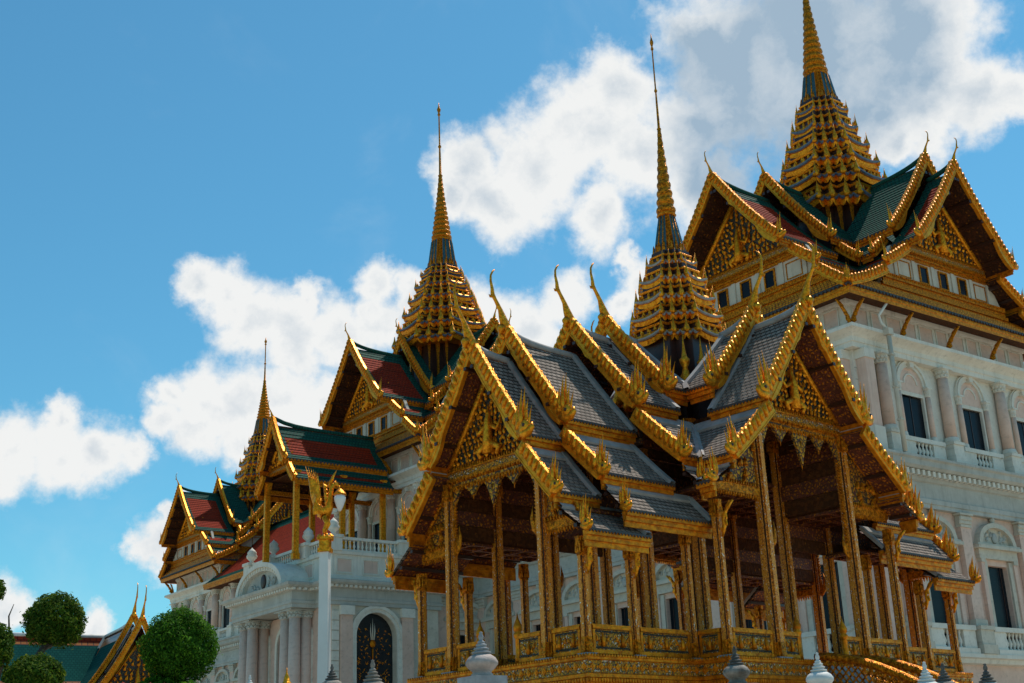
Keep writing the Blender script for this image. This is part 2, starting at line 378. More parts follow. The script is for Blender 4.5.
def horn(parent, M_, h):
    k = ('horn', round(h, 2))
    if k not in _cache: _cache[k] = horn_mesh(h).mesh('horn_finial', [M['bright']])
    return link('horn_finial', _cache[k], parent, M_)
def naga(parent, M_, h, many=True):
    k = ('naga', round(h, 2), many)
    if k not in _cache: _cache[k] = naga_mesh(h, many).mesh('naga_finial', [M['bright'], M['lacquer']])
    return link('naga_finial', _cache[k], parent, M_)
def prof_pt(tab, t, sag):
    y0, z0, y1, z1 = tab
    return (y0 + (y1 - y0) * t, z0 + (z1 - z0) * t - sag * 4 * t * (1 - t))
def bargeboard(tab, sag, X, sgn, wd, th, tooth, wave=0.0):
    m = MB(); N = max(4, int(hypot(tab[2] - tab[0], tab[3] - tab[1]) / 0.18)); top = []; bot = []
    y0, z0, y1, z1 = tab; L = hypot(y1 - y0, z1 - z0); nx, nz = -(z1 - z0) / L, (y1 - y0) / L
    for i in range(N + 1):
        t = i / N; y, z = prof_pt(tab, t, sag)
        b = wave * max(0.0, sin(2 * pi * (t * 1.5 - .05))) if wave and t > .3 else 0
        top.append((sgn * (y + nx * (.085 + tooth * .52)), z + nz * (.085 + tooth * .52))); bot.append((sgn * (y - nx * (wd + b)), z - nz * (wd + b)))
    Q = T((X, 0, 0)) @ P_YZ
    m.prism(top + bot[::-1], -th / 2, th / 2, 0, Q)
    nt_ = max(3, int(L / tooth))                            # the row of leaf-shaped ridges on the upper edge
    for i in range(nt_):
        t = (i + .5) / nt_; y, z = prof_pt(tab, t, sag)
        dy, dz = (y1 - y0) / L, (z1 - z0) / L; k = tooth
        kv = k * (1 + .10 * sin(i * 2.7 + X))
        pts = [(X + th * c, sgn * (y + nx * .085 + dy * a * k + nx * b * kv), z + nz * .085 + dz * a * k + nz * b * kv) for a, b, c in ((.36, -.80, .42), (.22, -.25, .62), (-.04, .22, .62), (-.40, .54, .45))]
        m.tube(pts, [k * .26, k * .37, k * .33, k * .14], 7, 1, None, .75, (1, 0, 0))
        pts = [(2 * X - q[0], q[1], q[2]) for q in pts]
        m.tube(pts, [k * .26, k * .37, k * .33, k * .14], 6, 1, None, .75, (1, 0, 0))
    # moulded fillet along the face
    f1 = [(sgn * (prof_pt(tab, i / N, sag)[0] - nx * wd * .30), prof_pt(tab, i / N, sag)[1] - nz * wd * .30) for i in range(N + 1)]
    m.tube([(X + th / 2, a, b) for a, b in f1], [wd * .10] * len(f1), 5, 0)
    f2 = [(sgn * (prof_pt(tab, i / N, sag)[0] - nx * wd * .86), prof_pt(tab, i / N, sag)[1] - nz * wd * .86) for i in range(N + 1)]
    m.tube([(X + th / 2, a, b) for a, b in f2], [wd * .09] * len(f2), 5, 0)
    return m
def gable_arm(parent, rot, secs, st, org=(0, 0, 0)):
    """one arm of a cross-shaped Thai roof. secs: outermost first; each has X (gable plane), tabs (y0,z0,y1,z1), xin (where the
    next section covers it) or None for the centre; local x points out of the arm"""
    for si, sec in enumerate(secs):
        X = sec['X']; sag0 = sec.get('sag', st['sag']); lift = sec.get('lift', st['lift']); Lm = hypot(sec['tabs'][0][2], sec['tabs'][0][1] - sec['tabs'][0][3]); Mloc = T(org) @ RZ(rot)
        surf = MB(); eavs = []; sof = MB()
        sags = [sag0 * (hypot(t_[2] - t_[0], t_[3] - t_[1]) / Lm) ** 1.3 for t_ in sec['tabs']]
        for ti, tab in enumerate(sec['tabs']):
            sag = sags[ti]
            Xt = sec.get('Xs', [X] * 9)[ti]; xin = sec['xin'][ti]; y0, z0, y1, z1 = tab
            mt = sec.get('mitre', [None] * 9)[ti]           # y extents of the neighbouring arm for the valley
            L = hypot(y1 - y0, z1 - z0); rows = max(4, int(L / st['row'])); nx, nz = -(z1 - z0) / L, (y1 - y0) / L
            def inn(t, dy=0.0):
                if mt is None: return xin
                return max(xin, mt[0] + (mt[1] - mt[0]) * t + dy)
            for sg in (-1, 1):
                for k in range(rows):
                    t0, t1 = k / rows, (k + 1) / rows
                    ya, za = prof_pt(tab, t0, sag); yb, zb = prof_pt(tab, t1, sag); e = st['lip']
                    xa, xb = inn(t0), inn(t1)
                    if st['border']:
                        bw = sec.get('border', st['border']); cuts = [0, bw, None, 1]
                        xs0 = [Xt, Xt - bw, xa + bw, xa]; xs1 = [Xt, Xt - bw, xb + bw, xb]
                        edge = (k * L / rows < bw * (1.0 if ti == 0 else .55)) or ((k + 1) * L / rows > L - bw * .8)
                        mats = [1, 1 if edge else 0, 1]
                        if xa + bw > Xt - bw: xs0 = [Xt, xa]; xs1 = [Xt, xb]; mats = [1]
                    else: xs0 = [Xt, xa]; xs1 = [Xt, xb]; mats = [0]
                    for c, mi in enumerate(mats):
                        v = [(xs0[c], sg * (ya), za), (xs0[c + 1], sg * (ya), za), (xs1[c + 1], sg * (yb + nx * e), zb + nz * e), (xs1[c], sg * (yb + nx * e), zb + nz * e)]
                        v += [(xs1[c + 1], sg * yb, zb), (xs1[c], sg * yb, zb)]
                        u = [(xs0[c], L * t0), (xs0[c + 1], L * t0), (xs1[c + 1], L * t1), (xs1[c], L * t1)]
                        surf.add(v, [(0, 1, 2, 3), (3, 2, 4, 5)], mi, None, False, [u, [u[3], u[2], u[2], u[3]]])
                # soffit boards under the tiles, with purlins
                kk = 6; d = st['thick']
                for k in range(kk):
                    t0, t1 = k / kk, (k + 1) / kk
                    ya, za = prof_pt(tab, t0, sag); yb, zb = prof_pt(tab, t1, sag)
                    v = [(Xt - .03, sg * (ya - nx * d), za - nz * d), (inn(t0), sg * (ya - nx * d), za - nz * d), (inn(t1), sg * (yb - nx * d), zb - nz * d), (Xt - .03, sg * (yb - nx * d), zb - nz * d)]
                    sof.add(v, [(0, 1, 2, 3)], 0)
                np_ = sec.get('purlins', 3) if ti == 0 else 2
                for k in range(np_):
                    t = (k + .35) / np_; yp, zp = prof_pt(tab, t, sag); q = st['pur']
                    yy, zz = yp - nx * (d + q * .7), zp - nz * (d + q * .7)
                    sof.box(max(inn(t), Xt - st['over']) if ti == 0 else inn(t), Xt + (st['knob'] if ti == 0 else -.04), sg * yy - q, sg * yy + q, zz - q * .8, zz + q * .8, 1)
                # grey verge band beside the next section and at the top of lower tabs
                if st['band'] and sec.get('bandx', True):
                    bw = st['band']; v = []; nn = 7
                    for k in range(nn + 1):
                        t = k / nn; ya, za = prof_pt(tab, t, sag); xi = inn(t)
                        for (dx, e) in ((0, .0), (0, .09), (bw, .09), (bw, .0)):
                            v.append((min(xi + dx, Xt), sg * (ya + nx * e), za + nz * e))
                    f = [(k * 4 + c, k * 4 + c + 1, (k + 1) * 4 + c + 1, (k + 1) * 4 + c) for k in range(nn) for c in range(3)]
                    surf.add(v, f, 2)
                    if ti > 0:
                        ya, za = prof_pt(tab, 0.0, sag); yb, zb = prof_pt(tab, .16, sag)
                        surf.add([(Xt - .02, sg * ya, za + .10), (inn(0), sg * ya, za + .10), (inn(.16), sg * (yb + nx * .06), zb + nz * .06), (Xt - .02, sg * (yb + nx * .06), zb + nz * .06), (inn(.16), sg * yb, zb - .02), (Xt - .02, sg * yb, zb - .02)], [(0, 1, 2, 3), (3, 2, 4, 5)], 2)
                # eave board in three mouldings with tile ends above
                H = sec.get('fas', st['fas']); xe = inn(1.0); eav = MB(); eavs.append(eav)
                yo = y1
                for (a, b, c) in ((.035, 0.0, .30), (-.02, .30, .62), (-.075, .62, 1.0)):
                    ylo, yhi = sorted((sg * (yo + a), sg * (yo - .12)))
                    eav.box(xe - (.0 if mt is None else a), Xt - .02 - c * .03, ylo, yhi, z1 - .03 - H * c, z1 - .03 - H * b - .003, 0)
                ylo, yhi = sorted((sg * (yo + .055), sg * (yo - .05)))
                eav.box(xe, Xt, ylo, yhi, z1 - .032, z1 + .012, 1)
                tw = st['tend']; nte = int((Xt - xe) / tw)
                for k in range(nte):
                    xx = xe + (k + .5) * tw
                    eav.prism([(xx - tw * .36, z1 - .02), (xx, z1 - .02 - tw * .55), (xx + tw * .36, z1 - .02)], -yo * sg - .062, -yo * sg + .062, 1, P_XZ)
        # ridge cap, lifting at the gable into the horn
        xr = sec['xin'][0]; zr = sec['tabs'][0][1]
        pts = []; n = 9
        for k in range(n + 1):
            t = k / n; x = xr + (X - xr) * t; d = X - x
            pts.append((x, 0, zr + .02 + lift * math.exp(-d / st['liftl'])))
        rr = st['ridge']
        surf.tube(pts, [rr] * (n + 1), 8, 2, None, 0.8, (0, 1, 0))
        root = surf.build('roof', [M[k] for k in st['tiles']], parent, Mloc)
        for eav in eavs: eav.build('eave_board', [M[st['fasm']], M['tiledge']], root)
        sof.build('soffit', [M[st['sofm']], M['lacquer']], root)
        zt = zr + lift
        horn(root, T((X + .02, 0, zt - .02)), sec.get('horn', st['horn']))
        for ti, tab in enumerate(sec['tabs']):
            if st.get('nobb', 9) <= ti: break
            sag = sags[ti]
            Xt = sec.get('Xs', [X] * 9)[ti]
            tb = (tab[0], tab[1] + (lift * .9 if ti == 0 else 0), tab[2], tab[3])
            for sg in (-1, 1):
                if ti < 2 or sec.get('bb3', False):
                    bargeboard(tb, sag + (.06 * lift if ti == 0 else 0), Xt, sg, st['bw'], st['bt'], st['tooth'], st['wave'] if ti == 0 else 0).build('bargeboard', [M['plain'], M[st.get('ribm', 'bright')]], root)
                hh = st['naga'] * (1.0 if ti == 0 else .78 if ti == 1 else .66)
                naga(root, T((Xt + .02, sg * (tab[2] + .02), tab[3] + .06)) @ (RZ(pi) if sg < 0 else Matrix()), hh, st['many'])
        if 'ped' in sec: pediment(root, sec, st)
def pediment(root, sec, st):
    pd = sec['ped']; x = pd['x']; hw = pd['hw']; zb = pd['zb']; za = pd['za']
    tab = sec['tabs'][0]; sag = sec.get('sag', st['sag'])
    m = MB(); Q = T((x, 0, 0)) @ P_YZ
    m.prism([(-hw, zb), (hw, zb), (0, za)], -.10, 0, 0, Q)
    sc = pd.get('leaf', .26); rnd = random.Random(5)
    # raking frame
    for sg in (-1, 1):
        m.tube([(x + .03, sg * hw, zb), (x + .03, sg * hw * .5, (zb + za) / 2 - .03), (x + .05, 0, za)], [sc * .42] * 3, 6, 1)
    rowsn = int((za - zb) / (sc * .74))
    for r in range(rowsn):
        z = zb + (r + .35) * sc * .74; half = hw * (1 - (z - zb) / (za - zb)) - sc * .25
        if half < sc * .12: continue
        n = max(1, int(half / (sc * .78)))
        for k in range(n + 1):
            y = half * k / n if n else 0
            for sg in ((-1, 1) if y > .01 else (1,)):
                s_ = sc * rnd.uniform(.62, 1.0); a = sg * rnd.uniform(-.2, 1.1)
                m.pillow(flame_outline(s_ * .46, s_ * 1.1, .30 * (-sg)), s_ * .20, 1, T((x + .04, sg * y, z)) @ P_YZ @ Matrix.Rotation(-a, 4, 'Z'), .45)
    # the standing figure in the middle: body, arms out, pointed crown
    H = (za - zb) * .62
    m.tube([(x + .12, 0, zb + .06 * H), (x + .16, 0, zb + .30 * H), (x + .15, 0, zb + .50 * H), (x + .16, 0, zb + .66 * H), (x + .12, 0, zb + .78 * H), (x + .12, 0, zb + H)], [.13 * H, .10 * H, .085 * H, .065 * H, .045 * H, .005], 8, 1)
    for sg in (-1, 1):
        m.tube([(x + .14, sg * .08 * H, zb + .56 * H), (x + .15, sg * .26 * H, zb + .46 * H), (x + .15, sg * .36 * H, zb + .62 * H)], [.05 * H, .045 * H, .02 * H], 6, 1)
        m.tube([(x + .14, sg * .06 * H, zb + .22 * H), (x + .15, sg * .30 * H, zb + .12 * H), (x + .13, sg * .22 * H, zb + .0 * H)], [.07 * H, .06 * H, .05 * H], 6, 1)
    m.build('pediment', [M[pd.get('ground', 'pedground')], M['bright']], root)
    if 'beam' in pd:
        b = MB(); y = pd['beam'][0]; z0, z1 = pd['beam'][1:]; h = z1 - z0
        b.box(x - .16, x + .06, -y, y, z0 + h * .36, z0 + h * .70, 1); b.box(x - .16, x + .10, -y - .03, y + .03, z0 + h * .705, z0 + h * .80, 0)
        b.box(x - .16, x + .085, -y, y, z0 + h * .22, z0 + h * .355, 0); b.box(x - .14, x + .05, -y, y, z0, z0 + h * .215, 0)
        n = int(2 * y / .09)
        for k in range(n):                                   # lotus-petal rows above and below the beam
            yy = -y + (k + .5) * 2 * y / n
            b.pillow([(yy - .036, z1 - h * .20), (yy, z1 + .05), (yy + .036, z1 - h * .20)], .03, 0, T((x + .06, 0, 0)) @ P_YZ, .3)
            b.pillow([(yy - .036, z0 + h * .22), (yy, z0 + .01), (yy + .036, z0 + h * .22)], .03, 0, T((x + .075, 0, 0)) @ P_YZ, .3)
        b.build('pediment_beam', [M['gold'], M['mosaic']], root)

# ------------------------------------------------------------------ multi-cornered loops for spires and pillars
def redent(r, n=2, k=0.20):
    "square of half-width r with n indented steps at each corner, counter-clockwise"
    q = []; st_ = r * k
    for i in range(n + 1):
        q.append((r - i * st_, r - (n - i) * st_))
        if i < n: q.append((r - (i + 1) * st_, r - (n - i) * st_))
    pts = []
    for a in range(4):
        c, s_ = round(cos(a * pi / 2)), round(sin(a * pi / 2))
        pts += [(c * x - s_ * y, s_ * x + c * y) for x, y in q]
    return pts
def wavy(poly, z, amp, per, sub=4):
    "loop with a scalloped height: the corners curl up"
    o = []; n = len(poly)
    for i in range(n):
        a = Vector(poly[i]); b = Vector(poly[(i + 1) % n])
        for k in range(sub):
            t = k / sub; p = a.lerp(b, t)
            o.append((p.x, p.y, z + amp * (4 * (t - .5) ** 2)))
    return o
def spire(parent, zs, rs, neck, bell, needle, edge, ant, name='spire', nn=3, npil=.55):
    """zs/rs: eave height and half-width of each storey, lowest first. neck=(z0, r). bell=(z0,r0,z1,r1). needle = list of (r,z)."""
    m = MB()
    z0, r0 = neck
    m.loft([[(x, y, z) for x, y in redent(r, 2)] for r, z in ((r0, z0), (r0, zs[0]))], 0, None, False, True)
    for x, y in (redent(r0 * 1.04, 2)[::3] if npil else []):  # slim pillars at the angles of the neck
        m.loft([[(x + a * q, y + b * q, z) for a, b in ((1, 1), (-1, 1), (-1, -1), (1, -1))] for q, z in ((r0 * .035, z0), (r0 * .03, z0 + (zs[0] - z0) * .8), (r0 * .06, zs[0] - .01))], 1)
    for a in range(4):
        for y in ((-.30, .30, 0) if npil else ()):
            c, s_ = cos(a * pi / 2), sin(a * pi / 2); X = r0 * 1.05
            px, py = c * X - s_ * y * r0 * 2, s_ * X + c * y * r0 * 2; q = r0 * .055 * npil
            m.loft([[(px + u * q * k, py + v * q * k, z) for u, v in ((1, 1), (-1, 1), (-1, -1), (1, -1))] for k, z in ((1.2, z0), (.75, z0 + (zs[0] - z0) * .25), (.65, z0 + (zs[0] - z0) * .75), (1.5, zs[0] - .01))], 1)
    root = m.build(name, [M['lacquer'], M['gold']], parent)
    for i, (z, r) in enumerate(zip(zs, [q_ * 1.05 for q_ in rs])):
        t = MB(); nz = zs[i + 1] if i + 1 < len(zs) else bell[0]; nr = rs[i + 1] if i + 1 < len(rs) else bell[1] * 1.25
        h = nz - z; P = redent(r, nn, .185)
        sub = 4; E_ = lambda f, zz, amp: wavy([(x * f, y * f) for x, y in P], zz, amp, 0, sub)
        am = h * .17
        # under-slung gilded valance, slate edge, sloping skirt, recessed gallery
        t.loft([E_(.86, z - h * .02, 0), E_(.93, z - h * .20, am), E_(.965, z - h * .03, am), E_(.97, z, am), E_(1.0, z + h * .015, am)], 0, None, True, False)
        t.loft([E_(1.0, z + h * .015, am), E_(1.03, z + h * .06, am), E_(1.03, z + h * .13, am), E_(.985, z + h * .16, am)], 1, None, False, False)
        q = (r + nr) / 2 / r
        t.loft([E_(.985, z + h * .16, am), E_(.5 + q * .5, z + h * .26, am * .5), E_(q * 1.0, z + h * .36, 0)], 0, None, False, False)
        t.loft([E_(q, z + h * .36, 0), E_(q * .93, z + h * .40, 0), E_(q * .86, nz, 0)], 2, None, False, False)
        t.loft([E_(q * .95, z + h * .62, 0), E_(q * .98, z + h * .70, 0), E_(q * .95, z + h * .74, 0)], 0, None, True, True)
        # antefixes: little gable-shaped figures round the edge and on the gallery
        cnt = max(3, ant - i // 2)
        def ring_of(f, zz, hh, ww, n):
            for a in range(4):
                for k in range(n):
                    y = (k - (n - 1) / 2) / ((n - 1) / 2) * r * f * .64 if n > 1 else 0
                    ax = r * f if abs(y) <= r * f * .5 else r * f * .86
                    Q = RZ(a * pi / 2) @ T((ax, y, zz)) @ P_YZ
                    t.pillow([(-ww, 0), (-ww * .9, hh * .35), (-ww * .45, hh * .5), (-ww * .3, hh * .72), (0, hh), (ww * .3, hh * .72), (ww * .45, hh * .5), (ww * .9, hh * .35), (ww, 0)], ww * .55, 0, Q, .35)
        ring_of(.955, z + h * .15, h * .33, r * .055, cnt)
        ring_of(q * .93, z + h * .40, h * .38, r * .045, cnt + 1)
        for a in range(4):                                   # corner acroteria
            for (x, y) in [redent(r * .97, nn, .185)[2 * e] for e in range(nn + 1)]:
                t.lathe([(r * .05, 0), (r * .07, h * .12), (r * .05, h * .3), (r * .022, h * .5), (.002, h * .85)], 6, 0, RZ(a * pi / 2) @ T((x, y, z + h * .08)))
        t.build('tier', [M['bright'], M[edge], M['lacquer']], root)
    b = MB(); zb0, rb0, zb1, rb1 = bell; N = 6
    loops = []
    for k in range(N + 1):
        t = k / N; r = rb0 + (rb1 - rb0) * t; loops.append([(x, y, zb0 + (zb1 - zb0) * t) for x, y in redent(r, 2, .20)])
    b.loft(loops, 0, None, True, True, False, lambda k, i: 1 if i % 5 == 4 else 0)
    for a in range(4):
        for k in range(-2, 3):
            b.pillow([(-rb0 * .16, 0), (0, (zb1 - zb0) * .28), (rb0 * .16, 0)], rb0 * .08, 0, RZ(a * pi / 2) @ T((rb0 * 1.02 - abs(k) * rb0 * .1, k * rb0 * .36, zb0)) @ P_YZ, .3)
    for a in range(4):                                        # gilded ribs dividing the glass panels
        for y in (-.24, .24):
            b.tube([(rb0 * 1.01, y * rb0, zb0), ((rb0 + rb1) * .49, y * (rb0 + rb1) * .5, (zb0 + zb1) * .5), (rb1 * 1.01, y * rb1, zb1)], [rb0 * .075, rb0 * .06, rb0 * .05], 5, 0, RZ(a * pi / 2))
    b.build('bell', [M['gold'], M['teal']], root)
    nd = MB(); nd.lathe(needle, 14, 0)
    nd.build('needle', [M['gold']], root)
    return root
def needle_profile(z0, z1, r0, rings_n=11, orn=True):
    H = z1 - z0; p = [(r0 * 1.10, z0), (r0 * 1.25, z0 + H * .008), (r0 * 1.05, z0 + H * .02)]
    for k in range(rings_n):                                 # the ringed cone
        t = k / rings_n; zz = z0 + H * (.02 + .44 * t); r = r0 * (1 - t) ** 1.15 * .92 + r0 * .20; d = H * .44 / rings_n
        p += [(r, zz), (r * 1.10, zz + d * .25), (r * 1.08, zz + d * .5), (r * .90, zz + d * .7), (r * .88, zz + d * .98)]
    zz = z0 + H * .46; p += [(r0 * .20, zz), (r0 * .30, zz + H * .006), (r0 * .17, zz + H * .015), (r0 * .125, z0 + H * .62), (r0 * .10, z0 + H * .665), (r0 * .22, z0 + H * .675), (r0 * .10, z0 + H * .69),
          (r0 * .085, z0 + H * .90), (r0 * .20, z0 + H * .91), (r0 * .10, z0 + H * .925), (r0 * .22, z0 + H * .94), (r0 * .24, z0 + H * .95), (r0 * .10, z0 + H * .97), (r0 * .02, z1)]
    return p

# ================================================================== ground
gm = MB(); gm.add([(-3000, -3000, 0), (3000, -3000, 0), (3000, 3000, 0), (-3000, 3000, 0)], [(0, 1, 2, 3)])
go = gm.build('ground', [M['ground']]); go['kind'] = 'structure'
# ================================================================== the open gilded pavilion
PYAW = radians(47.88117402)
pav = thing('pavilion', 'open gilded pavilion with grey tiled cross gables and a tiered golden spire, nearest building', 'pavilion', (4.7613, 34.9182, 0), pi / 2 - PYAW)
DK = 4.293; UP = T((0, 0, DK))
ST = dict(sag=.05, row=.15, lip=.012, border=0, thick=.07, pur=.05, knob=.10, over=.75, band=.16, fas=.34, fasm='fascia', tend=.10, lift=.26, liftl=.55, ridge=.10,
          tiles=['slate', 'slate', 'ridge'], sofm='soffit', horn=1.62, bw=.20, bt=.11, tooth=.20, wave=.10, bbm='gold', naga=.95, many=True)
def lsecs(dx):
    return [
        dict(X=7.8 + dx, tabs=[(0, 7.42, 1.80, 5.0), (1.66, 4.72, 2.74, 3.48), (2.62, 3.22, 3.50, 2.54)], xin=[6.5 + dx, 6.4 + dx, 5.65 + dx], Xs=[7.8 + dx, 7.8 + dx, 7.68 + dx], bb3=False,
             ped=dict(x=7.18 + dx, hw=1.66, zb=4.92, za=7.05, beam=(1.72, 4.50, 4.92), leaf=.19)),
        dict(X=6.6 + dx, tabs=[(0, 8.02, 1.97, 5.52), (1.82, 5.18, 3.06, 3.98), (2.94, 3.72, 3.58, 3.06)], xin=[4.2, 4.2, 3.5], mitre=[None, None, None], Xs=[6.6 + dx, 6.6 + dx, 6.5 + dx]),
        dict(X=4.3, tabs=[(0, 8.72, 2.22, 6.26), (2.06, 5.98, 3.54, 4.62), (3.42, 4.34, 4.02, 3.82)], xin=[2.8, 2.2, 3.4], mitre=[(0, 2.22), (2.06, 3.54), (3.42, 4.02)], bandx=True),
        dict(X=2.93, lift=.52, tabs=[(0, 8.86, 2.02, 6.92)], xin=[1.75], mitre=[(0, 2.02)]),
    ]
RS = [
    dict(X=4.6, tabs=[(0, 8.78, 2.10, 6.16), (1.96, 5.90, 3.60, 4.52), (3.46, 4.30, 4.25, 3.80)], xin=[2.8, 2.2, 3.4], mitre=[(0, 2.22), (2.06, 3.54), (3.42, 4.02)], Xs=[4.6, 4.6, 4.5],
         ped=dict(x=3.80, hw=1.90, zb=6.24, za=8.35, beam=(1.98, 5.84, 6.24), leaf=.20)),
    dict(X=2.93, lift=.52, tabs=[(0, 8.86, 2.02, 6.92)], xin=[1.75], mitre=[(0, 2.02)]),
]
gable_arm(pav, pi, lsecs(0), ST, org=(0, 0, DK))
gable_arm(pav, 0, lsecs(.55), ST, org=(0, 0, DK))
gable_arm(pav, -pi / 2, RS, ST, org=(-.22, 0, DK))
gable_arm(pav, pi / 2, RS, ST, org=(0, 0, DK))
# half pediments over the aisles
def aisle_pediment(rot, x, y0, y1, zb, z0, z1):
    for sg in (-1, 1):
        m = MB(); Q = T((x, 0, 0)) @ P_YZ
        m.prism([(sg * y0, zb), (sg * y1, zb), (sg * y1, z1), (sg * y0, z0)], -.08, 0, 0, Q)
        m.tube([(x + .03, sg * y1, z1), (x + .03, sg * y0, z0)], [.05, .05], 5, 1)
        rnd = random.Random(3)
        for k in range(16):
            t = rnd.random(); y = y0 + (y1 - y0) * t; zt = z0 + (z1 - z0) * t
            z = zb + (zt - zb) * rnd.random() * .7
            m.pillow(flame_outline(.13, .24, .1 * sg), .05, 1, T((x + .03, sg * y, z)) @ P_YZ, .4)
        m.box(x - .12, x + .06, min(sg * y0, sg * y1) - .0, max(sg * y0, sg * y1) + .05, zb - .22, zb - .02, 1)
        n = int((y1 - y0) / .09)
        for k in range(n):
            yy = sg * (y0 + (k + .5) * (y1 - y0) / n)
            m.pillow([(yy - .036, zb - .02), (yy, zb + .09), (yy + .036, zb - .02)], .03, 1, T((x + .06, 0, 0)) @ P_YZ, .3)
            m.pillow([(yy - .036, zb - .22), (yy, zb - .34), (yy + .036, zb - .22)], .03, 1, T((x + .03, 0, 0)) @ P_YZ, .3)
        m.build('aisle_pediment', [M['carved'], M['gold']], pav, UP @ RZ(rot))
for rot, dx in ((pi, 0), (0, .55)): aisle_pediment(rot, 7.18 + dx, 1.76, 2.80, 3.02, 4.40, 3.22)
for rot in (-pi / 2, pi / 2): aisle_pediment(rot, 3.78, 1.98, 3.55, 4.05, 5.62, 4.32)
# pillars
def pillar_mesh(w, h, kind):
    m = MB(); P = lambda r: redent(r, 2, .29)
    L = []
    q = w / 2
    for r, z in ((q * 1.20, 0), (q * 1.20, .10), (q * 1.10, .14), (q * 1.14, .20), (q * 1.04, .28), (q, .34), (q * .95, h - .42), (q * 1.08, h - .40), (q * 1.08, h - .36), (q * .98, h - .33), (q * 1.06, h - .22), (q * 1.16, h - .08), (q * 1.22, h)):
        L.append([(x, y, z) for x, y in P(r)])
    def mis(k, i):
        if k < 5 or k > 5: return 1
        j = i % 5
        return 0 if j == 4 else (3 if j == 1 else 2)
    m.loft(L, 0, None, True, True, False, mis)
    n = 7
    for a in range(4):                                        # lotus petals of the capital
        for k in range(3):
            y = (k - 1) * q * .55
            m.pillow([(-q * .26, 0), (-q * .2, .16), (0, .30), (q * .2, .16), (q * .26, 0)], q * .14, 1, RZ(a * pi / 2) @ T((q * 1.02, y, h - .36)) @ P_YZ, .35)
    m.box(-q * 1.42, q * 1.42, -q * 1.42, q * 1.42, -.09, -.002, 4)
    return m
PM = [M['inlay'], M['gold'], M['inlay_dark'], M['lacquer'], M['greystone']]
_pm = {}
def pillar(x, y, w, h):
    k = (w, round(h, 2))
    if k not in _pm: _pm[k] = pillar_mesh(w, h, 0).mesh('column', PM)
    return link('column', _pm[k], pav, UP @ T((x, y, .0)))
_br = MB()                                                    # kantuai: slender naga strut that props the eave, y is outwards
_br.tube([(0, .02, -.78), (0, .10, -.55), (0, .08, -.36), (0, .20, -.16), (0, .40, .02)], [.03, .055, .05, .05, .035], 6, 0, None, .7)
for (y, z, s_) in ((.13, -.55, .22), (.12, -.36, .25), (.24, -.16, .2), (.02, -.66, .16)):
    _br.pillow(flame_outline(.12 * s_ * 5, s_, .35), .025, 0, T((0, y, z)) @ P_YZ, .35)
_brm = _br.mesh('bracket', [M['bright']])
def bracket(col, h, ang, s_=1.0): return link('bracket', _brm, col, T((0, 0, h - .05)) @ RZ(ang) @ T((0, .12, 0)) @ SC3(s_, s_, s_))
for sx, dx in ((-1, 0), (1, .55)):
    for sy in (-1, 1):
        pillar(sx * (7.2 + dx), sy * 1.66, .31, 4.52)
        c = pillar(sx * (7.2 + dx), sy * 2.86, .225, 2.50); bracket(c, 2.5, 0 if sy > 0 else pi); 
        c = pillar(sx * (5.7 + dx), sy * 2.86, .225, 2.52); bracket(c, 2.5, 0 if sy > 0 else pi)
        pillar(sx * (5.7 + dx), sy * 1.66, .30, 4.80); pillar(sx * 3.75, sy * 1.66, .30, 5.2)
        c = pillar(sx * 3.75, sy * 2.86, .225, 3.02); 
        pillar(sx * 1.8, sy * 3.76, .34, 5.86)
        c = pillar(sx * 3.6, sy * 3.76, .24, 3.56); bracket(c, 3.5, 0 if sy > 0 else pi);
        pillar(sx * 1.8, sy * 1.66, .33, 6.3)
# comb of flame teeth up the inner edge of the gable pillars, ending in a drop
def comb(rot, x, y, z0, z1, sgn):
    m = MB(); n = int((z1 - z0) / .085)
    for k in range(n):
        z = z0 + (k + .5) * (z1 - z0) / n
        m.pillow([(sgn * 0, z - .04), (sgn * .075, z + .03), (0, z + .045)], .025, 0, T((x, y, 0)) @ P_YZ, .3)
    m.box(x - .03, x + .03, min(y, y - sgn * .03), max(y, y - sgn * .03), z0, z1, 0)
    m.tube([(x, y, z0 - .02), (x, y + sgn * .10, z0 + .18), (x, y + sgn * .17, z0 + .42), (x, y + sgn * .13, z0 + .72)], [.02, .085, .06, .004], 6, 0, None, .5)
    m.tube([(x, y, z0 + .05), (x, y + sgn * .02, z0 + .30), (x, y + sgn * .07, z0 + .52)], [.05, .055, .004], 6, 0, None, .5)
    m.build('fringe_comb', [M['gold']], pav, UP @ RZ(rot))
for rot, dx in ((pi, 0), (0, .55)):
    for sg in (-1, 1): comb(rot, 7.2 + dx, sg * 1.47, 2.75, 4.2, -sg)
for rot in (-pi / 2, pi / 2):
    for sg in (-1, 1): comb(rot, 3.78, sg * 1.60, 2.6, 5.5, -sg)
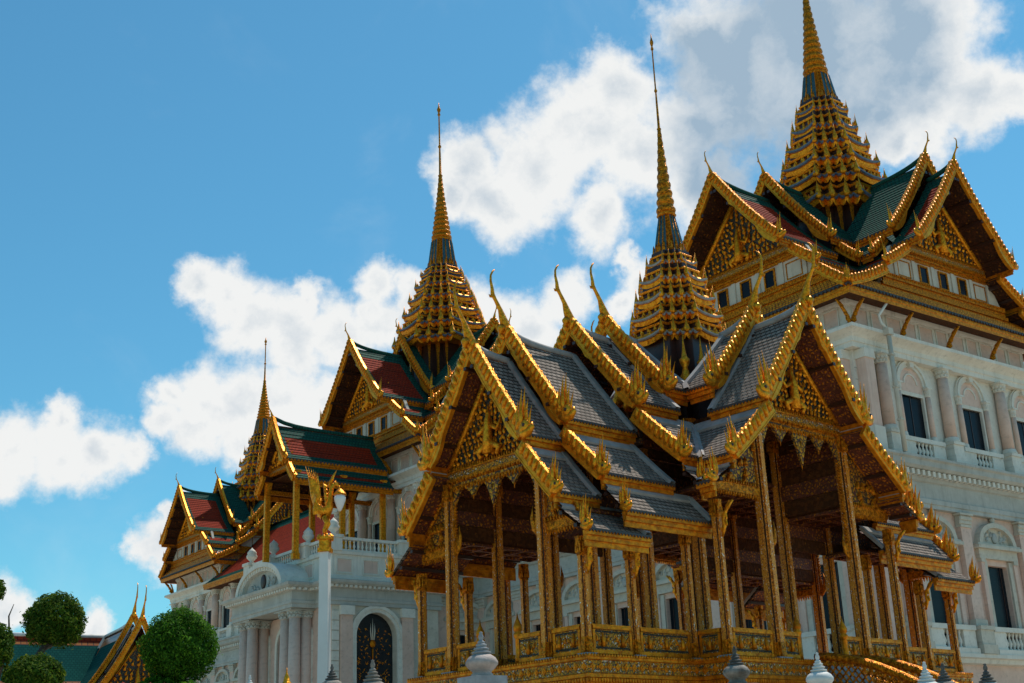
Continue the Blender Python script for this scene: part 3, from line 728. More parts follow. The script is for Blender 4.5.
# hanging arch fringe below the pediment beams
def fringe(rot, x, hw, zt, drops):
    m = MB(); Q = T((x, 0, 0)) @ P_YZ
    n = len(drops) - 1; top = [(-hw, zt), (hw, zt)]; low = []
    for i in range(n):
        y0, d0 = drops[i]; y1, d1 = drops[i + 1]
        for k in range(9):
            t = k / 9
            y = y0 + (y1 - y0) * t
            arch = (abs(2 * t - 1) ** 1.45)
            d = .10 + arch * ((d0 if t < .5 else d1) - .10)
            low.append((hw * y, zt - d))
    low.append((hw * drops[-1][0], zt - drops[-1][1]))
    m.prism(low + top[::-1], -.04, .04, 0, Q)
    for i, (y, d) in enumerate(drops[1:-1]):
        m.tube([(x, hw * y, zt - d * .35), (x, hw * y, zt - d * .75), (x, hw * y, zt - d - .10)], [.10, .05, .004], 6, 1, None, .6)
    for k in range(26):
        y = (k + .5) / 26 * 2 - 1
        m.pillow(flame_outline(.09, .16, 0), .04, 1, T((x + .04, hw * y, zt - .06)) @ P_YZ @ SC3(1, -1, 1), .35)
    m.build('hanging_fringe', [M['carved'], M['gold']], pav, UP @ RZ(rot))
for rot, dx in ((pi, 0), (0, .55)): fringe(rot, 7.2 + dx, 1.5, 4.52, [(-1, .62), (-.5, .42), (0, .78), (.5, .42), (1, .62)])
for rot in (-pi / 2, pi / 2): fringe(rot, 3.78, 1.62, 5.86, [(-1, .78), (-.5, .5), (0, 1.02), (.5, .5), (1, .78)])
# ceilings and the boarded walls between the roof tiers
cm = MB()
def ceil(x0, x1, y0, y1, z, h=.05):
    cm.box(x0, x1, y0, y1, z, z + h, 0)
    n = max(2, int((x1 - x0) / .55))
    for k in range(n + 1):
        xx = x0 + (x1 - x0) * k / n; cm.box(xx - .04, xx + .04, y0, y1, z - .07, z - .003, 1)
    n = max(2, int((y1 - y0) / .55))
    for k in range(n + 1):
        yy = y0 + (y1 - y0) * k / n; cm.box(x0, x1, yy - .035, yy + .035, z - .06, z - .004, 1)
ceil(-7.05, 7.6, -1.6, 1.6, 4.98); ceil(-1.75, 1.75, -3.7, 3.7, 6.2)
for sy in (-1, 1):
    for sx, dx in ((-1, 0), (1, .55)):
        a, b = sorted((sx * (7.1 + dx), sx * 3.6)); c, d = sorted((sy * 1.70, sy * 2.8)); ceil(a, b, c, d, 3.16)
        a, b = sorted((sx * 3.55, sx * 1.85)); c, d = sorted((sy * 1.72, sy * 3.7)); ceil(a, b, c, d, 4.0)
    def wall(a0, a1, b, z0, z1, along):
        n = 5
        for k in range(n):
            za = z0 + (z1 - z0) * k / n; zb = z0 + (z1 - z0) * (k + 1) / n - .012; t = .05 + .018 * (k % 2)
            if along == 'x': cm.box(a0, a1, b - t, b + t, za, zb, k % 2)
            else: cm.box(b - t, b + t, a0, a1, za, zb, k % 2)
    wall(-7.1, -1.9, sy * 1.66, 3.2, 5.0, 'x'); wall(1.9, 7.6, sy * 1.66, 3.2, 5.0, 'x')
    for sx in (-1, 1):
        a, b = sorted((sy * 1.75, sy * 3.66)); wall(a, b, sx * 1.8, 4.05, 6.2, 'y')
        a, b = sorted((sx * 3.55, sx * 1.9)); wall(a, b, sy * 1.66, 5.05, 6.2, 'x')
cm.build('ceiling', [M['ceiling'], M['soffit']], pav, UP)
# low parapet of framed relief panels between the pillars
def parapet(p0, p1, post0=False, post1=False):
    v = Vector((p1[0] - p0[0], p1[1] - p0[1], 0)); L = v.length; ang = atan2(v.y, v.x)
    m = MB(); h = .62
    m.box(0, L, -.06, .06, 0, .08, 0); m.box(0, L, -.075, .075, h - .10, h - .035, 0); m.box(0, L, -.055, .055, h - .03, h, 0)
    m.box(.02, L - .02, -.03, .03, .085, h - .105, 1)
    for z in (.125, h - .155): m.box(.06, L - .06, -.042, .042, z - .018, z + .018, 2)
    for x in (.04, L - .04): m.box(x - .035, x + .035, -.05, .05, .09, h - .11, 0)
    n = max(1, int(L / .42)); rnd = random.Random(int(L * 100))
    for k in range(n):                                        # small praying figures and scrolls in relief, both faces
        x = (k + .5) * L / n
        for sd in (-1, 1):
            m.tube([(x, sd * .045, .15), (x, sd * .06, .27), (x, sd * .05, .36), (x, sd * .04, .46)], [.055, .05, .035, .004], 6, 0)
            for e in (-1, 1):
                for q in range(2): m.pillow(flame_outline(.07, .14, .3 * e), .02, 0, T((x + e * (.09 + .07 * q), sd * .035, .17 + .09 * q)) @ P_XZ, .35)
    for on, x in ((post0, 0), (post1, L)):
        if on:
            m.lathe([(.085, 0), (.085, .12), (.07, .16), (.068, .52), (.10, .58), (.11, .64), (.075, .68), (.10, .72), (.11, .80), (.075, .88), (.03, .98), (.004, 1.12)], 8, 0, T((x, 0, 0)))
    m.build('railing_panel', [M['fascia'], M['mosaic'], M['mirror']], pav, UP @ T((p0[0], p0[1], 0)) @ RZ(ang))
for sx, dx in ((-1, 0), (1, .55)):
    X = sx * (7.2 + dx)
    for sy in (-1, 1):
        parapet((X, sy * 2.72), (X, sy * 1.85)); parapet((X, sy * 1.46), (X, sy * .66), False, True)
        parapet((X - sx * .14, sy * 2.86), (sx * (5.84 + dx), sy * 2.86)); parapet((sx * (5.56 + dx), sy * 2.86), (sx * 3.9, sy * 2.86))
        parapet((sx * 3.62, sy * 2.98), (sx * 3.62, sy * 3.62)); parapet((sx * 3.45, sy * 3.76), (sx * 2.0, sy * 3.76)); parapet((sx * 1.6, sy * 3.76), (sx * .95, sy * 3.76), False, True)
# the tall stepped base
def cross(hx0, hx1, hy, px, py):
    return [(-hx0, -hy), (-px, -hy), (-px, -py), (px, -py), (px, -hy), (hx1, -hy), (hx1, hy), (px, hy), (px, py), (-px, py), (-px, hy), (-hx0, hy)]
BP = cross(7.38, 7.93, 3.04, 3.80, 3.94)
bm_ = MB()
prof = [(0, -.09), (.10, -.09), (.10, -.15), (.06, -.17), (.06, -.42), (.12, -.45), (.12, -.52), (.02, -.56), (.02, -.66), (-.06, -.68), (-.06, -1.5), (.12, -1.6), (.12, -1.9), (.30, -2.0), (.30, -2.6), (.55, -2.7), (.55, -DK + .004)]
def mis(k, i):
    z = prof[k][1]
    return 1 if k in (3,) else 2 if k in (9, 10) else 3 if k == 0 else 0
rings(bm_, BP, [(-.02, -.085)] + prof, 0, None, lambda k, i: mis(k - 1, i), True, True)
def along_edges(poly, d, step, fn):
    q = offset_poly(poly, d); n = len(q)
    for i in range(n):
        a, b = Vector(q[i]), Vector(q[(i + 1) % n]); L = (b - a).length; ang = atan2(b.y - a.y, b.x - a.x); c = max(1, int(L / step))
        for k in range(c): fn(T((*(a.lerp(b, (k + .5) / c)), 0)) @ RZ(ang) , L / c)
def rosette(Q, w_):
    bm_.lathe([(w_ * .36, 0), (w_ * .30, .018), (w_ * .14, .018), (w_ * .12, .03), (.001, .034)], 4, 0, Q @ T((0, 0, -.295)) @ RX(pi / 2), False); bm_.lathe([(w_ * .13, 0), (w_ * .10, .02), (.001, .03)], 4, 4, Q @ T((w_ * .5, 0, -.295)) @ RX(pi / 2), False)
along_edges(BP, .062, .24, rosette)
def petal(z, hh, sgn):
    def f(Q, w_): bm_.pillow([(-w_ * .42, 0), (-w_ * .40, sgn * hh * .5), (0, sgn * hh), (w_ * .40, sgn * hh * .5), (w_ * .42, 0)], .025, 0, Q @ T((0, 0, z)) @ P_XZ, .3)
    return f
along_edges(BP, .115, .085, petal(-.53, .12, -1)); along_edges(BP, .10, .085, petal(-.10, .075, 1))
def spot(Q, w_): bm_.pillow([(-.03, 0), (0, -.16), (.03, 0), (0, .10)], .02, 4, Q @ T((0, 0, -.86)) @ P_XZ, .3)
along_edges(BP, -.058, .16, spot)
bm_.build('base', [M['fascia'], M['mosaic'], M['mirror'], M['greystone'], M['bright']], pav, UP)
# twin stairs with swelling lattice handrails, one on each long side
def stair(sy):
    m = MB(); n = 20
    for k in range(n):
        z = DK - .1 - k * (DK - .1) / n; y0 = 4.1 + k * .27
        m.box(-.62, .62, y0, y0 + .27 if k < n - 1 else y0 + .30, 0.004, z - .1, 0)
    root = m.build('stair', [M['greystone']], pav, RZ(0 if sy > 0 else pi))
    for sg in (-1, 1):
        h = MB(); arc = [(4.06 + 6.2 * t, DK + .02 - (DK - .6) * (t ** 1.75) ) for t in [k / 18 for k in range(19)]]
        h.tube([(sg * .72, y, z) for y, z in arc], [.10] * 19, 8, 0)
        h.tube([(sg * .72, y, z - .62) for y, z in arc], [.05] * 19, 6, 0)
        for k in range(18):
            (y0, z0), (y1, z1) = arc[k], arc[k + 1]
            for q in range(2):
                t0 = q / 2; t1 = t0 + .5; ya, yb = y0 + (y1 - y0) * t0, y0 + (y1 - y0) * t1; za, zb = z0 + (z1 - z0) * t0, z0 + (z1 - z0) * t1
                for r in range(3):
                    h.tube([(sg * .72, ya, za - .05 - r * .19), (sg * .72, yb, zb - .24 - r * .19)], [.024, .024], 4, 0)
                    h.tube([(sg * .72, yb, zb - .05 - r * .19), (sg * .72, ya, za - .24 - r * .19)], [.024, .024], 4, 0)
        h.build('handrail', [M['gold']], root)
for sy in (-1, 1): stair(sy)
# the spire
nd = needle_profile(13.25, 19.62, .24, 10)
spire(pav, [DK + z for z in (9.08, 9.70, 10.26, 10.90, 11.50)], [1.30, 1.20, 1.06, .90, .68], (DK + 6.3, 1.12), (DK + 12.0, .42, DK + 13.25, .22), [(r, z + DK) for r, z in nd], 'ridge', 6, npil=0)

for sx in (-1, 1):                                            # pointed finials standing in the valleys at the foot of the spire
    for sy in (-1, 1):
        for (x, y) in ((1.42, .72), (1.28, 1.28), (.72, 1.42)):
            f = MB(); f.lathe([(.10, 0), (.16, .10), (.17, .22), (.10, .34), (.07, .50), (.13, .62), (.15, .72), (.09, .78), (.05, .98), (.02, 1.25), (.002, 1.5)], 10, 0)
            f.build('corner_finial', [M['bright']], pav, UP @ T((sx * x, sy * y, 7.45)))

# ================================================================== the long palace behind: three spired towers, wings, portico
QYAW = radians(52.59021311)
pal = thing('palace', 'long white and pink stucco palace with three golden spires above red and green tiled roofs', 'palace', (16.9013, 59.6519, 0), pi / 2 - QYAW)
SP = dict(sag=.22, row=.30, lip=.035, border=.62, thick=.16, pur=.10, knob=.05, over=1.7, band=0, fas=.42, fasm='fascia', tend=.26, lift=.5, liftl=1.1, ridge=.15,
          tiles=['redtile', 'greentile', 'greentile'], sofm='soffit_brown', horn=1.45, bw=.32, bt=.20, tooth=.30, ribm='fascia', wave=.22, bbm='gold', naga=1.15, many=False)
def tower_secs(h, k, hx, inner_x, mi):
    "h: half-depth to the eave, k: half-width, hx: overhang; mi: (t2,t3) half-widths of the crossing arm"
    t2 = 5.7 + (k - 7.2) * .25
    return [
        dict(X=h + hx, tabs=[(0, 33.1, 4.3, 28.25), (4.12, 27.95, t2, 26.7), (t2 - .15, 26.35, k + .02, 25.02)], xin=[inner_x - .1, 3.9, 4.0], mitre=[None, (4.12, mi[0]), (mi[0] - .15, mi[1])],
             Xs=[h + hx, h + .30, h + .12], bb3=True, purlins=5,
             ped=dict(x=h - .45, hw=3.55, zb=28.55, za=32.4, beam=(3.9, 28.0, 28.62), leaf=.42)),
        dict(X=inner_x, border=9, tabs=[(0, 34.3, 4.12, 29.4), (3.95, 29.05, 5.2, 27.9)], xin=[2.7, 2.7], mitre=[(0, 4.12), (3.95, 5.2)], Xs=[inner_x, inner_x - .7], purlins=4),
    ]
_kb = MB()                                                    # carved eave strut, y outwards
_kb.tube([(0, .03, -1.45), (0, .12, -1.15), (0, .20, -.85), (0, .42, -.50), (0, .80, -.05)], [.05, .12, .11, .10, .07], 6, 0, None, .7)
for (y, z, s_) in ((.22, -1.1, .45), (.30, -.8, .45), (.5, -.45, .38)): _kb.pillow(flame_outline(.22, s_, .35), .05, 0, T((0, y, z)) @ P_YZ, .35)
_kbm = _kb.mesh('eave_bracket', [M['gold']])
def tower(ca, cb, ha, hb, bell, needle, eavez=24.88, zs=(33.35, 34.85, 36.1, 37.4, 38.75, 40.2), rs=(3.0, 2.95, 2.66, 2.28, 1.82, 1.45)):
    O_ = (ca, cb, 0)
    t2n = 5.7 + (hb - 7.2) * .25; t2w = 5.7 + (ha - 7.2) * .25
    for rot, h, k, hx, ix, mi in ((pi, ha, hb, 1.25, ha - 3.2, (t2w, ha)), (0, ha, hb, 1.25, ha - 3.2, (t2w, ha)), (-pi / 2, hb, ha, 1.2, hb - .5, (t2n, hb)), (pi / 2, hb, ha, 1.2, hb - .5, (t2n, hb))):
        gable_arm(pal, rot, tower_secs(h, k, hx, ix, mi), SP, org=O_)
        # attic wall with small gilt-framed windows between gilded mouldings
        A = MB(); Q = T((h - .62, 0, 0)) @ P_YZ
        A.prism([(-5.75, 25.7), (5.75, 25.7), (4.3, 28.3), (-4.3, 28.3)], -.25, 0, 0, Q)
        for (z0, z1, n, y) in ((25.75, 25.95, .16, 5.65), (25.955, 26.18, .10, 5.5), (26.185, 26.45, .20, 5.4), (27.72, 27.86, .10, 4.5), (27.865, 27.98, .18, 4.45)):
            A.box(h - .62, h - .62 + n, -y, y, z0, z1, 1)
        for k2 in range(64):
            yy = -5.3 + k2 * 10.6 / 63; A.pillow([(yy - .07, 26.46), (yy, 26.30), (yy + .07, 26.46)], .04, 1, T((h - .41, 0, 0)) @ P_YZ, .3)
        for yy in (-4.2, -2.6, -.9, .9, 2.6, 4.2): A.box(h - .62, h - .55, yy - .13, yy + .13, 26.453, 27.718, 0)
        aw = A.build('attic_wall', [M['cream'], M['gold']], pal, T(O_) @ RZ(rot))
        for yy in (-1.75, 0, 1.75):
            wn_ = MB(); wn_.box(h - .617, h - .60, yy - .30, yy + .30, 26.62, 27.52, 0)
            for (a, b, c, d) in ((-.40, .40, 27.52, 27.62), (-.40, .40, 26.52, 26.62), (-.40, -.30, 26.623, 27.517), (.30, .40, 26.623, 27.517)): wn_.box(h - .617, h - .54, yy + a, yy + b, c, d, 1)
            wn_.build('window', [M['glass'], M['gold']], aw)
        for yy in (-3.45, 3.45):
            wn_ = MB()
            for (a, b, c, d) in ((-.55, .55, 27.50, 27.56), (-.55, .55, 26.62, 26.68), (-.55, -.49, 26.683, 27.497), (.49, .55, 26.683, 27.497)): wn_.box(h - .617, h - .585, yy + a, yy + b, c, d, 0)
            wn_.build('panel_moulding', [M['gold']], aw)
    R = [(-ha, -hb), (ha, -hb), (ha, hb), (-ha, hb)]
    E = MB(); pr = [(-1.35, eavez - .12), (-.10, eavez - .46), (0, eavez - .50), (.015, eavez - .30), (.05, eavez - .28), (.06, eavez - .10), (.02, eavez - .09), (.10, eavez - .04), (.10, eavez + .03), (-.70, eavez + .95)]
    rings(E, R, pr, 0, T(O_), lambda k, i: 2 if k == 0 else 1 if k in (6, 7) else 3 if k == 8 else 0)
    q = offset_poly(R, .10)
    for i in range(4):
        a, b = Vector(q[i]), Vector(q[(i + 1) % 4]); L = (b - a).length; n = int(L / .26); ang = atan2(b.y - a.y, b.x - a.x)
        for k in range(n):
            p = a.lerp(b, (k + .5) / n)
            E.prism([(-.09, 0), (0, -.14), (.09, 0)], -.02, .06, 1, T(O_) @ T((p.x, p.y, eavez - .02)) @ RZ(ang) @ P_XZ)
            pp = a.lerp(b, (k + .5) / n)                      # rows of round tiles up the skirt
        nb = max(2, int(L / 4.6))
        for k in range(nb + 1):
            p = a.lerp(b, .07 + .86 * k / nb)
            for_rot = RZ(ang - pi)                             # y axis of the strut points away from the wall
            link('eave_bracket', _kbm, pal, T(O_) @ T((p.x, p.y, eavez - .50)) @ RZ(ang + pi) @ T((0, -1.20, 0)) @ SC3(1, 1.25, 1))
    for rot, h, k in ((pi, ha, hb), (-pi / 2, hb, ha), (0, ha, hb), (pi / 2, hb, ha)):
        for r in range(5):                                    # courses of gilded eave tiles
            t = (r + .5) / 5; x = h + .08 - .76 * t; z = eavez + .05 + .90 * t; w_ = k - .75 * t
            n = int(2 * w_ / .22)
            for c in range(n): E.prism([(-.085, -.04), (.085, -.04), (.10, .05), (0, .11), (-.10, .05)], -.03, .03, 0, T(O_) @ RZ(rot) @ T((x, -w_ + (c + .5) * 2 * w_ / n, z)) @ P_YZ @ Matrix.Rotation(pi, 4, 'Z'))
    E.build('eave_skirt', [M['fascia'], M['tiledge'], M['ceiling'], M['tiledge']], pal)
    sroot = spire(pal, list(zs), list(rs), (28.2, 2.15), bell, needle_profile(bell[2], needle[0], needle[1], 13), 'blueedge', 7)
    sroot.location = (ca, cb, 0)

# ------------------------------------------------------------------ stucco walls
def wall_holes(mb, s0, s1, t0, t1, holes, mi, depth=.35, rev=None):
    "wall in local (s, up, out) with rectangular or round-headed openings and their reveals"
    ss = sorted({s0, s1, *[h[0] for h in holes], *[h[1] for h in holes]}); tt = sorted({t0, t1, *[min(max(v, t0), t1) for h in holes for v in (h[2], h[3])]})
    for i in range(len(ss) - 1):
        for j in range(len(tt) - 1):
            cx, cy = (ss[i] + ss[i + 1]) / 2, (tt[j] + tt[j + 1]) / 2
            if any(h[0] < cx < h[1] and h[2] < cy < h[3] for h in holes): continue
            mb.add([(ss[i], tt[j], 0), (ss[i + 1], tt[j], 0), (ss[i + 1], tt[j + 1], 0), (ss[i], tt[j + 1], 0)], [(0, 1, 2, 3)], mi)
    for (a, b, c, d, arch) in holes:
        r = (b - a) / 2; cx = (a + b) / 2; path = [(a, c)]
        if arch:
            n = 12; arc = [(cx - r * cos(pi * k / n), d - r + r * sin(pi * k / n)) for k in range(n + 1)]
            path += arc + [(b, c)]
            for k in range(n):
                (x0, y0), (x1, y1) = arc[k], arc[k + 1]
                mb.add([(x0, y0, 0), (x1, y1, 0), (x1, d, 0), (x0, d, 0)], [(0, 1, 2, 3)], mi)
        else: path += [(a, d), (b, d), (b, c)]
        v = []; f = []
        for p in path: v += [(p[0], p[1], 0), (p[0], p[1], -depth)]
        for k in range(len(path) - 1): f.append((2 * k, 2 * k + 1, 2 * k + 3, 2 * k + 2))
        mb.add(v, f, mi if rev is None else rev)
P_F = Matrix.Identity(4)
def column_shape(mb, s, t0, t1, r, mi_sh, mi_cap, n_out=0.0, ped=None, Mx=None):
    "round engaged column in (s, up, out)"
    Q = (Mx or Matrix()) @ T((s, 0, n_out)) @ RX(-pi / 2)     # lathe axis -> up
    h = t1 - t0
    mb.lathe([(r * 1.35, t0), (r * 1.35, t0 + .12), (r * 1.2, t0 + .16), (r * 1.22, t0 + .24), (r * 1.0, t0 + .30)], 14, mi_cap, Q)
    mb.lathe([(r, t0 + .29), (r * .98, t0 + h * .5), (r * .86, t1 - .52)], 14, mi_sh, Q)
    mb.lathe([(r * .95, t1 - .52), (r * .98, t1 - .46), (r * .88, t1 - .44), (r * .95, t1 - .30), (r * 1.20, t1 - .14), (r * 1.38, t1 - .10)], 14, mi_cap, Q)
    mb.box(s - r * 1.4, s + r * 1.4, t1 - .10, t1 - .004, n_out - r * 1.4, n_out + r * 1.4, mi_cap, Mx)
    for k in range(10):                                       # acanthus leaves
        a = 2 * pi * k / 10
        for q in range(2):
            mb.pillow([(-r * .24, 0), (-r * .26, .12), (0, .22), (r * .26, .12), (r * .24, 0)], r * .16, mi_cap, Q @ RZ(a + q * .3) @ T((r * (.92 + .14 * q), 0, t1 - .50 + .17 * q)) @ P_YZ, .35)
def baluster(mb, s, t0, t1, n, mi, r=.10, Mx=None):
    h = t1 - t0
    mb.lathe([(r * .8, t0), (r * .8, t0 + h * .08), (r * .45, t0 + h * .14), (r, t0 + h * .36), (r * .75, t0 + h * .52), (r * .38, t0 + h * .72), (r * .7, t0 + h * .86), (r * .8, t1)], 8, mi, (Mx or Matrix()) @ T((s, 0, n)) @ RX(-pi / 2))
def flip(Mf): return Mf
_wc = {}
def upper_window(parent, Mf, s):
    if 'u' not in _wc:
        m = MB()
        m.box(-.98, .98, 16.85, 20.15, -.16, -.13, 0)         # dark opening
        m.box(-.025, .025, 16.9, 20.14, -.128, -.10, 3)
        for sg in (-1, 1):
            m.box(sg * .98 - .07, sg * .98 + .07, 17.75, 20.22, -.10, .06, 1)
            column_shape(m, sg * 1.22, 17.75, 20.75, .15, 2, 1, .13)
        m.box(-1.08, 1.08, 20.15, 20.35, -.2, .05, 1)
        m.add([(0, 20.75, .02)] + [(.98 * cos(pi * k / 14), 20.75 + .98 * sin(pi * k / 14), .02) for k in range(15)], [(0, k + 1, k + 2) for k in range(14)], 2)
        m.box(-.98, .98, 20.35, 20.75, -.05, .02, 2)
        for (ra, rb, n0) in ((.95, 1.12, .12), (1.125, 1.28, .20), (1.285, 1.36, .13)):   # archivolt
            for k in range(16):
                a0, a1 = pi * k / 16, pi * (k + 1) / 16
                p = [(ra * cos(a0), 20.75 + ra * sin(a0)), (rb * cos(a0), 20.75 + rb * sin(a0)), (rb * cos(a1), 20.75 + rb * sin(a1)), (ra * cos(a1), 20.75 + ra * sin(a1))]
                m.prism(p, 0.003, n0, 1)
        m.prism([(-.14, 21.65), (.14, 21.65), (.2, 22.0), (-.2, 22.0)], 0, .30, 1)   # keystone
        for (rx, z) in ((.55, 20.8),):
            for k in range(10):
                a0, a1 = pi * k / 10, pi * (k + 1) / 10
                m.prism([(.50 * cos(a0), z + .50 * sin(a0)), (.58 * cos(a0), z + .58 * sin(a0)), (.58 * cos(a1), z + .58 * sin(a1)), (.50 * cos(a1), z + .50 * sin(a1))], .022, .07, 1)
        _wc['u'] = m.mesh('upper_window', [M['glass'], M['white'], M['pink'], M['lacquer']])
        b = MB()
        b.box(-1.75, 1.75, 17.55, 17.78, .02, .42, 0); b.box(-1.75, 1.75, 16.66, 16.86, .02, .42, 0)
        for sg in (-1, 1): b.box(sg * 1.25 - .5, sg * 1.25 + .5, 16.863, 17.547, .05, .36, 0)
        for k in range(5): baluster(b, -.62 + k * .31, 16.86, 17.55, .22, 0, .115)
        _wc['ub'] = b.mesh('balustrade', [M['white']])
        l = MB()
        l.box(-.95, .95, 7.3, 11.65, -.30, -.26, 0)
        for sg in (-1, 1):
            l.box(sg * 1.12 - .16, sg * 1.12 + .16, 8.4, 11.9, 0, .12, 1); l.box(sg * 1.45 - .15, sg * 1.45 + .15, 8.4, 11.75, 0, .20, 2)
            l.box(sg * 1.45 - .18, sg * 1.45 + .18, 11.753, 11.95, 0, .26, 1)
            l.box(sg * .60, sg * .60 + sg * .03, 7.4, 11.6, -.258, -.23, 3)
        l.box(-1.7, 1.7, 11.953, 12.45, 0, .24, 1); l.box(-1.95, 1.95, 12.453, 12.62, 0, .46, 1); l.box(-1.88, 1.88, 12.623, 12.72, 0, .38, 1)
        arc = lambda r, h: [(r * cos(pi * k / 16), 12.72 + h * sin(pi * k / 16)) for k in range(17)]
        o = arc(1.65, 1.15); i_ = arc(1.35, .9)
        for k in range(16): l.prism([i_[k], o[k], o[k + 1], i_[k + 1]], 0, .34, 1)
        l.prism(arc(1.36, .91), 0, .08, 1)
        rnd = random.Random(2)                                # carved crest in the pediment
        l.ball((0, 13.1, .14), .22, .30, .10, 10, 6, 4)
        for k in range(14):
            sg = -1 if k % 2 else 1; xx = rnd.uniform(.25, 1.05); zz = 12.78 + rnd.uniform(0, .75) * (1 - (xx / 1.4) ** 2)
            l.pillow(flame_outline(.16, .34, .3), .06, 4, T((sg * xx, zz, .10)) @ Matrix.Rotation(sg * -rnd.uniform(-.5, 1.2), 4, 'Z'), .4)
        l.lathe([(.18, 13.85), (.10, 13.95), (.16, 14.02), (.14, 14.1), (.03, 14.3), (.002, 14.4)], 8, 1, T((0, 0, .17)) @ RX(-pi / 2))
        _wc['l'] = l.mesh('pedimented_window', [M['glass'], M['cream'], M['pink'], M['lacquer'], M['bluegrey']])
        lb = MB(); lb.box(-1.8, 1.8, 8.18, 8.42, .02, .50, 0); lb.box(-1.8, 1.8, 7.05, 7.3, .02, .56, 0)
        for sg in (-1, 1): lb.box(sg * 1.3 - .5, sg * 1.3 + .5, 7.303, 8.177, .06, .42, 0)
        for k in range(5): baluster(lb, -.64 + k * .32, 7.3, 8.18, .26, 0, .125)
        _wc['lb'] = lb.mesh('balustrade', [M['white']])
        c = MB(); c.box(-.5, .5, 16.66, 17.1, .02, .74, 1); c.box(-.44, .44, 17.103, 17.70, .02, .66, 1); c.box(-.5, .5, 17.703, 17.86, .02, .74, 1)
        column_shape(c, 0, 17.86, 21.95, .31, 0, 1, .30)
        _wc['c'] = c.mesh('upper_column', [M['pink'], M['white']])
        d = MB(); d.box(-.6, .6, 7.05, 7.5, .02, .70, 1); d.box(-.54, .54, 7.503, 8.22, .02, .62, 1); d.box(-.6, .6, 8.223, 8.42, .02, .70, 1)
        d.box(-.42, .42, 8.423, 13.42, .02, .30, 0); d.box(-.50, .50, 8.426, 8.75, .02, .40, 1)
        d.box(-.46, .46, 13.423, 13.55, .02, .36, 1); d.box(-.56, .56, 14.03, 14.13, .02, .48, 1)
        for k in range(6):
            for q in range(2): d.pillow([(-.12, 0), (-.13, .16), (0, .30), (.13, .16), (.12, 0)], .06, 1, T((-.40 + k * .16, 13.56 + q * .2, .32 + .05 * q)), .35)
        d.box(-.42, .42, 13.553, 14.027, .02, .30, 1)
        _wc['d'] = d.mesh('pilaster', [M['pink'], M['cream']])
def facade(Mf, s0, s1, bays, pil, upper=True, frz=True, base_m='white', zt=25.0):
    upper_window(None, None, 0)
    wb = MB()
    holes_u = [(b - .95, b + .95, 16.85, 20.15, False) for b in bays] if upper else []
    holes_l = [(b - .92, b + .92, 7.3, 11.65, False) for b in bays]
    wl = MB(); wall_holes(wl, s0, s1, 0.004, 14.15, holes_l, 0, .48); wl.build('lower_wall', [M['pink']], pal, Mf)
    wall_holes(wb, s0, s1, 16.4, zt, holes_u, 1, .32)
    if upper: # joints of rusticated stone near the ends
        for zz in [17.9 + k * .62 for k in range(6)]:
            wb.box(s0 + .02, s0 + 1.5, zz, zz + .035, .0, .018, 3)
    if frz:
        n = int((s1 - s0) / 1.32)
        for k in range(n):
            c = s0 + .3 + (k + .5) * (s1 - s0 - .6) / n; hw = .44 if k % 2 else .56
            wb.box(c - hw, c + hw, 23.42, 24.30, .0, .02, 2)
            for (a, b, c2, d) in ((-hw - .06, hw + .06, 24.303, 24.37), (-hw - .06, hw + .06, 23.35, 23.417), (-hw - .06, -hw - .003, 23.42, 24.30), (hw + .003, hw + .06, 23.42, 24.30)): wb.box(c + a, c + b, c2, d, 0, .07, 1)
    w_ = wb.build('upper_wall', [M['pink'], M[base_m], M['pink'], M['bluegrey']], pal, Mf)
    for b in bays:
        Mb = Mf @ T((b, 0, 0))
        if upper: link('upper_window', _wc['u'], pal, Mb); link('balustrade', _wc['ub'], pal, Mb)
        link('pedimented_window', _wc['l'], pal, Mb); link('balustrade', _wc['lb'], pal, Mb)
    for p in pil:
        Mb = Mf @ T((p, 0, 0))
        if upper: link('upper_column', _wc['c'], pal, Mb)
        link('pilaster', _wc['d'], pal, Mb)
CORN = [  # (name, profile (out, z), material)
    ('moulding', [(.0, 6.55), (.35, 6.6), (.45, 6.8), (.62, 6.85), (.62, 7.04), (0, 7.045)], 'white'),
    ('entablature', [(.0, 14.15), (.30, 14.16), (.30, 14.36), (.36, 14.38), (.36, 14.62), (.28, 14.66), (.28, 15.45), (.40, 15.50), (.46, 15.62), (.50, 15.66), (.50, 15.92), (.85, 15.98), (1.0, 16.1), (1.02, 16.36), (1.15, 16.44), (1.15, 16.56), (.0, 16.65)], 'bluegrey'),
    ('entablature', [(.0, 21.95), (.42, 21.96), (.42, 22.22), (.48, 22.25), (.48, 22.5), (.62, 22.62), (.85, 22.75), (.95, 22.80), (.95, 22.98), (.3, 23.08), (.1, 23.12), (0, 23.2)], 'white'),
    ('moulding', [(0, 24.42), (.08, 24.45), (.12, 24.56), (.12, 24.7), (0, 24.72)], 'white')]
def cornice_ring(ca, cb, ha, hb, which=(0, 1, 2, 3), out=None):
    R = [(-ha, -hb), (ha, -hb), (ha, hb), (-ha, hb)]
    for k in which:
        nm, pr, mt = CORN[k]; m = MB(); rings(m, R, pr, 0, T((ca, cb, 0)))
        if k == 1:
            q = offset_poly(R, .66)
            for i in range(4):
                a, b = Vector(q[i]), Vector(q[(i + 1) % 4]); L = (b - a).length; ang = atan2(b.y - a.y, b.x - a.x); n = int(L / .42)
                for j in range(n):
                    p = a.lerp(b, (j + .5) / n); m.box(-.10, .10, -.15, .15, 15.67, 15.93, 1, T((ca, cb, 0)) @ T((p.x, p.y, 0)) @ RZ(ang))
        m.build(nm, [M[mt], M['white']], pal)
